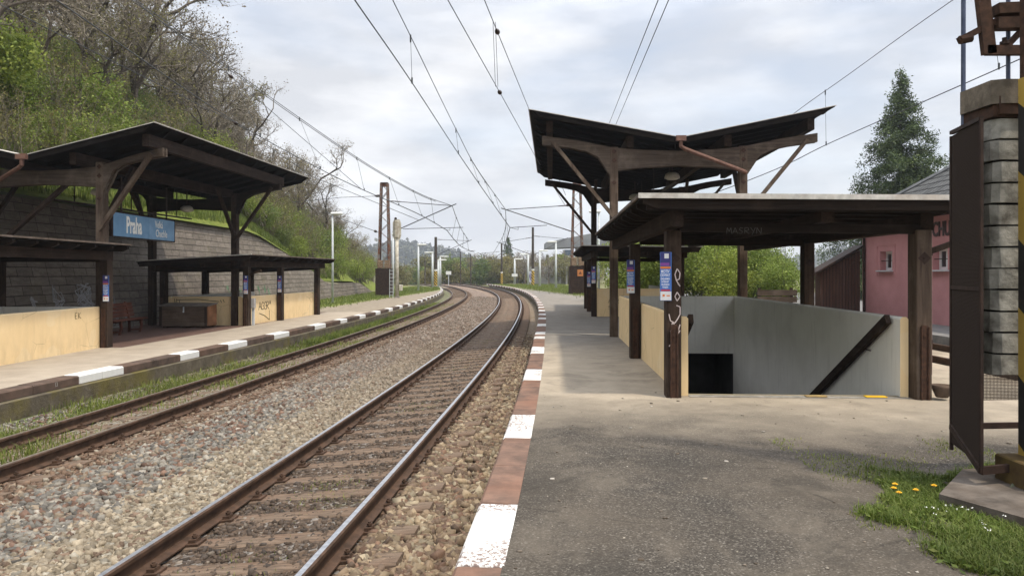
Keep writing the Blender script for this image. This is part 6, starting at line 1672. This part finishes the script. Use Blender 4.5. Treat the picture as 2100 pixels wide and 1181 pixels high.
# wooded hills far off
def far_hill(label, prof, Y, depth, seed, n, size):
    """ridge through (px, py) outline points at distance Y, covered with tree-sized clumps"""
    gg = np.random.default_rng(seed); xs = [(px-1050)*Y/1520 for px, _ in prof]; zs = [E-(py+13-560)*Y/1520 for _, py in prof]
    ux = np.linspace(xs[0], xs[-1], 60); uz = np.interp(ux, xs, zs); rows = 14; V = []
    for j in range(rows):
        f = j/(rows-1); 
        for x, z in zip(ux, uz): V.append((x, Y-depth*(1-f)*1.0+depth*.0, -3+(z+3)*math.sin(f*math.pi/2)))
    for x, z in zip(ux, uz): V.append((x, Y+depth, -3))
    rows += 1; F = [(j*60+i, j*60+i+1, (j+1)*60+i+1, (j+1)*60+i) for j in range(rows-1) for i in range(59)]
    o = raw_mesh('hills', V, F, M['hillwood'], smooth=True); tag(o, kind='structure')
    k = gg.random(n); x = gg.uniform(xs[0], xs[-1], n); f = gg.random(n)**.6; z = -3+(np.interp(x, xs, zs)+3)*np.sin(f*np.pi/2); y = Y-depth*(1-f)
    C = np.stack([x, y, z+size*.4], 1)
    V, F = leafcloud(C, 9, (size*.33, size*.33, size*.42), size*.62, seed, 0, .8)
    o = raw_mesh('distant_woods', V, F, M['farleaf']); tag(o, kind='stuff')
M['hillwood'] = simple('wooded hill', (.022,.030,.016), (.05,.055,.03), .03, .95, 0, 0)
M['farleaf'] = leaf_mat('far woodland', (.018,.028,.012), (.040,.050,.020), (.085,.08,.035), .1)
far_hill('', [(760,520),(800,507),(840,505),(900,516),(930,522),(960,532),(1000,550),(1060,556),(1130,562)], 950, 260, 71, 4200, 9.0)
far_hill('', [(1560,548),(1640,533),(1700,516),(1760,509),(1900,500),(2100,505),(2300,530)], 1100, 300, 72, 3600, 11.0)
for lb, px, py in (('thin church tower on the left far hill', 901, 512), ('thin twin towers on the right far hill', 1606, 512)):
    Y = 900.0; x = (px-1050)*Y/1520; t = thing('church_tower', lb, 'tower', (x, Y, 8))
    z = E-(py-560)*Y/1520-8
    for dx in ((0,) if 'thin church' in lb else (-2.5, 2.5)):
        m = MB(); m.box(dx-1.3, dx+1.3, -1.3, 1.3, 0, z*.72); m.build('shaft', M['concrete'], t)
        m = MB(); m.tube([(dx,0,z*.72),(dx,0,z*1.15)], [1.5,.1], 8); m.build('spire', M['roofing'], t)

# loose pebbles and flakes on the right platform
n = 330; gp = np.random.default_rng(44); x = gp.uniform(-.2, 5.2, n); y = 3.2*(11/3.2)**gp.random(n); s = .005+.014*gp.random(n)**3
base = np.array([(a, b, c) for c in (0, .5) for (a, b) in ((-1,-1),(1,-1),(1,1),(-1,1))], float); V = base[None]*(.6+.6*gp.random((n, 8, 3)))*s[:, None, None]+np.stack([x, y, np.zeros(n)], 1)[:, None, :]
ok = np.array([a > OFF(b, KR(b)+.34)[0] for a, b in zip(x, y)]); V = V[ok]; k_ = len(V)
F = (np.array([(4,5,6,7),(0,1,5,4),(1,2,6,5),(2,3,7,6),(3,0,4,7)])[None]+8*np.arange(k_)[:, None, None]).reshape(-1, 4)
o = raw_mesh('loose_pebbles', V.reshape(-1, 3), F, M['stone'], None, np.repeat(pick(gp, k_, [(.3,.27,.22),(.18,.15,.12),(.45,.42,.37),(.10,.08,.06)], [4,3,1,2]), 8, 0)); tag(o, kind='stuff')
HAZE = True
# ------------------------------------------------------------------ air
m = MB(); m.box(-900, 1000, -80, 1450, -7, 95)
hz = bpy.data.materials.new('thin air'); hz.use_nodes = True; ht = hz.node_tree
for n in list(ht.nodes): ht.nodes.remove(n)
ho = ht.nodes.new('ShaderNodeOutputMaterial'); hv_ = ht.nodes.new('ShaderNodeVolumePrincipled')
hv_.inputs['Color'].default_value = (.80, .86, .95, 1); hv_.inputs['Density'].default_value = .00045; hv_.inputs['Anisotropy'].default_value = .3
ht.links.new(hv_.outputs['Volume'], ho.inputs['Volume'])
if HAZE:
    o = m.build('haze', hz); tag(o, kind='stuff')
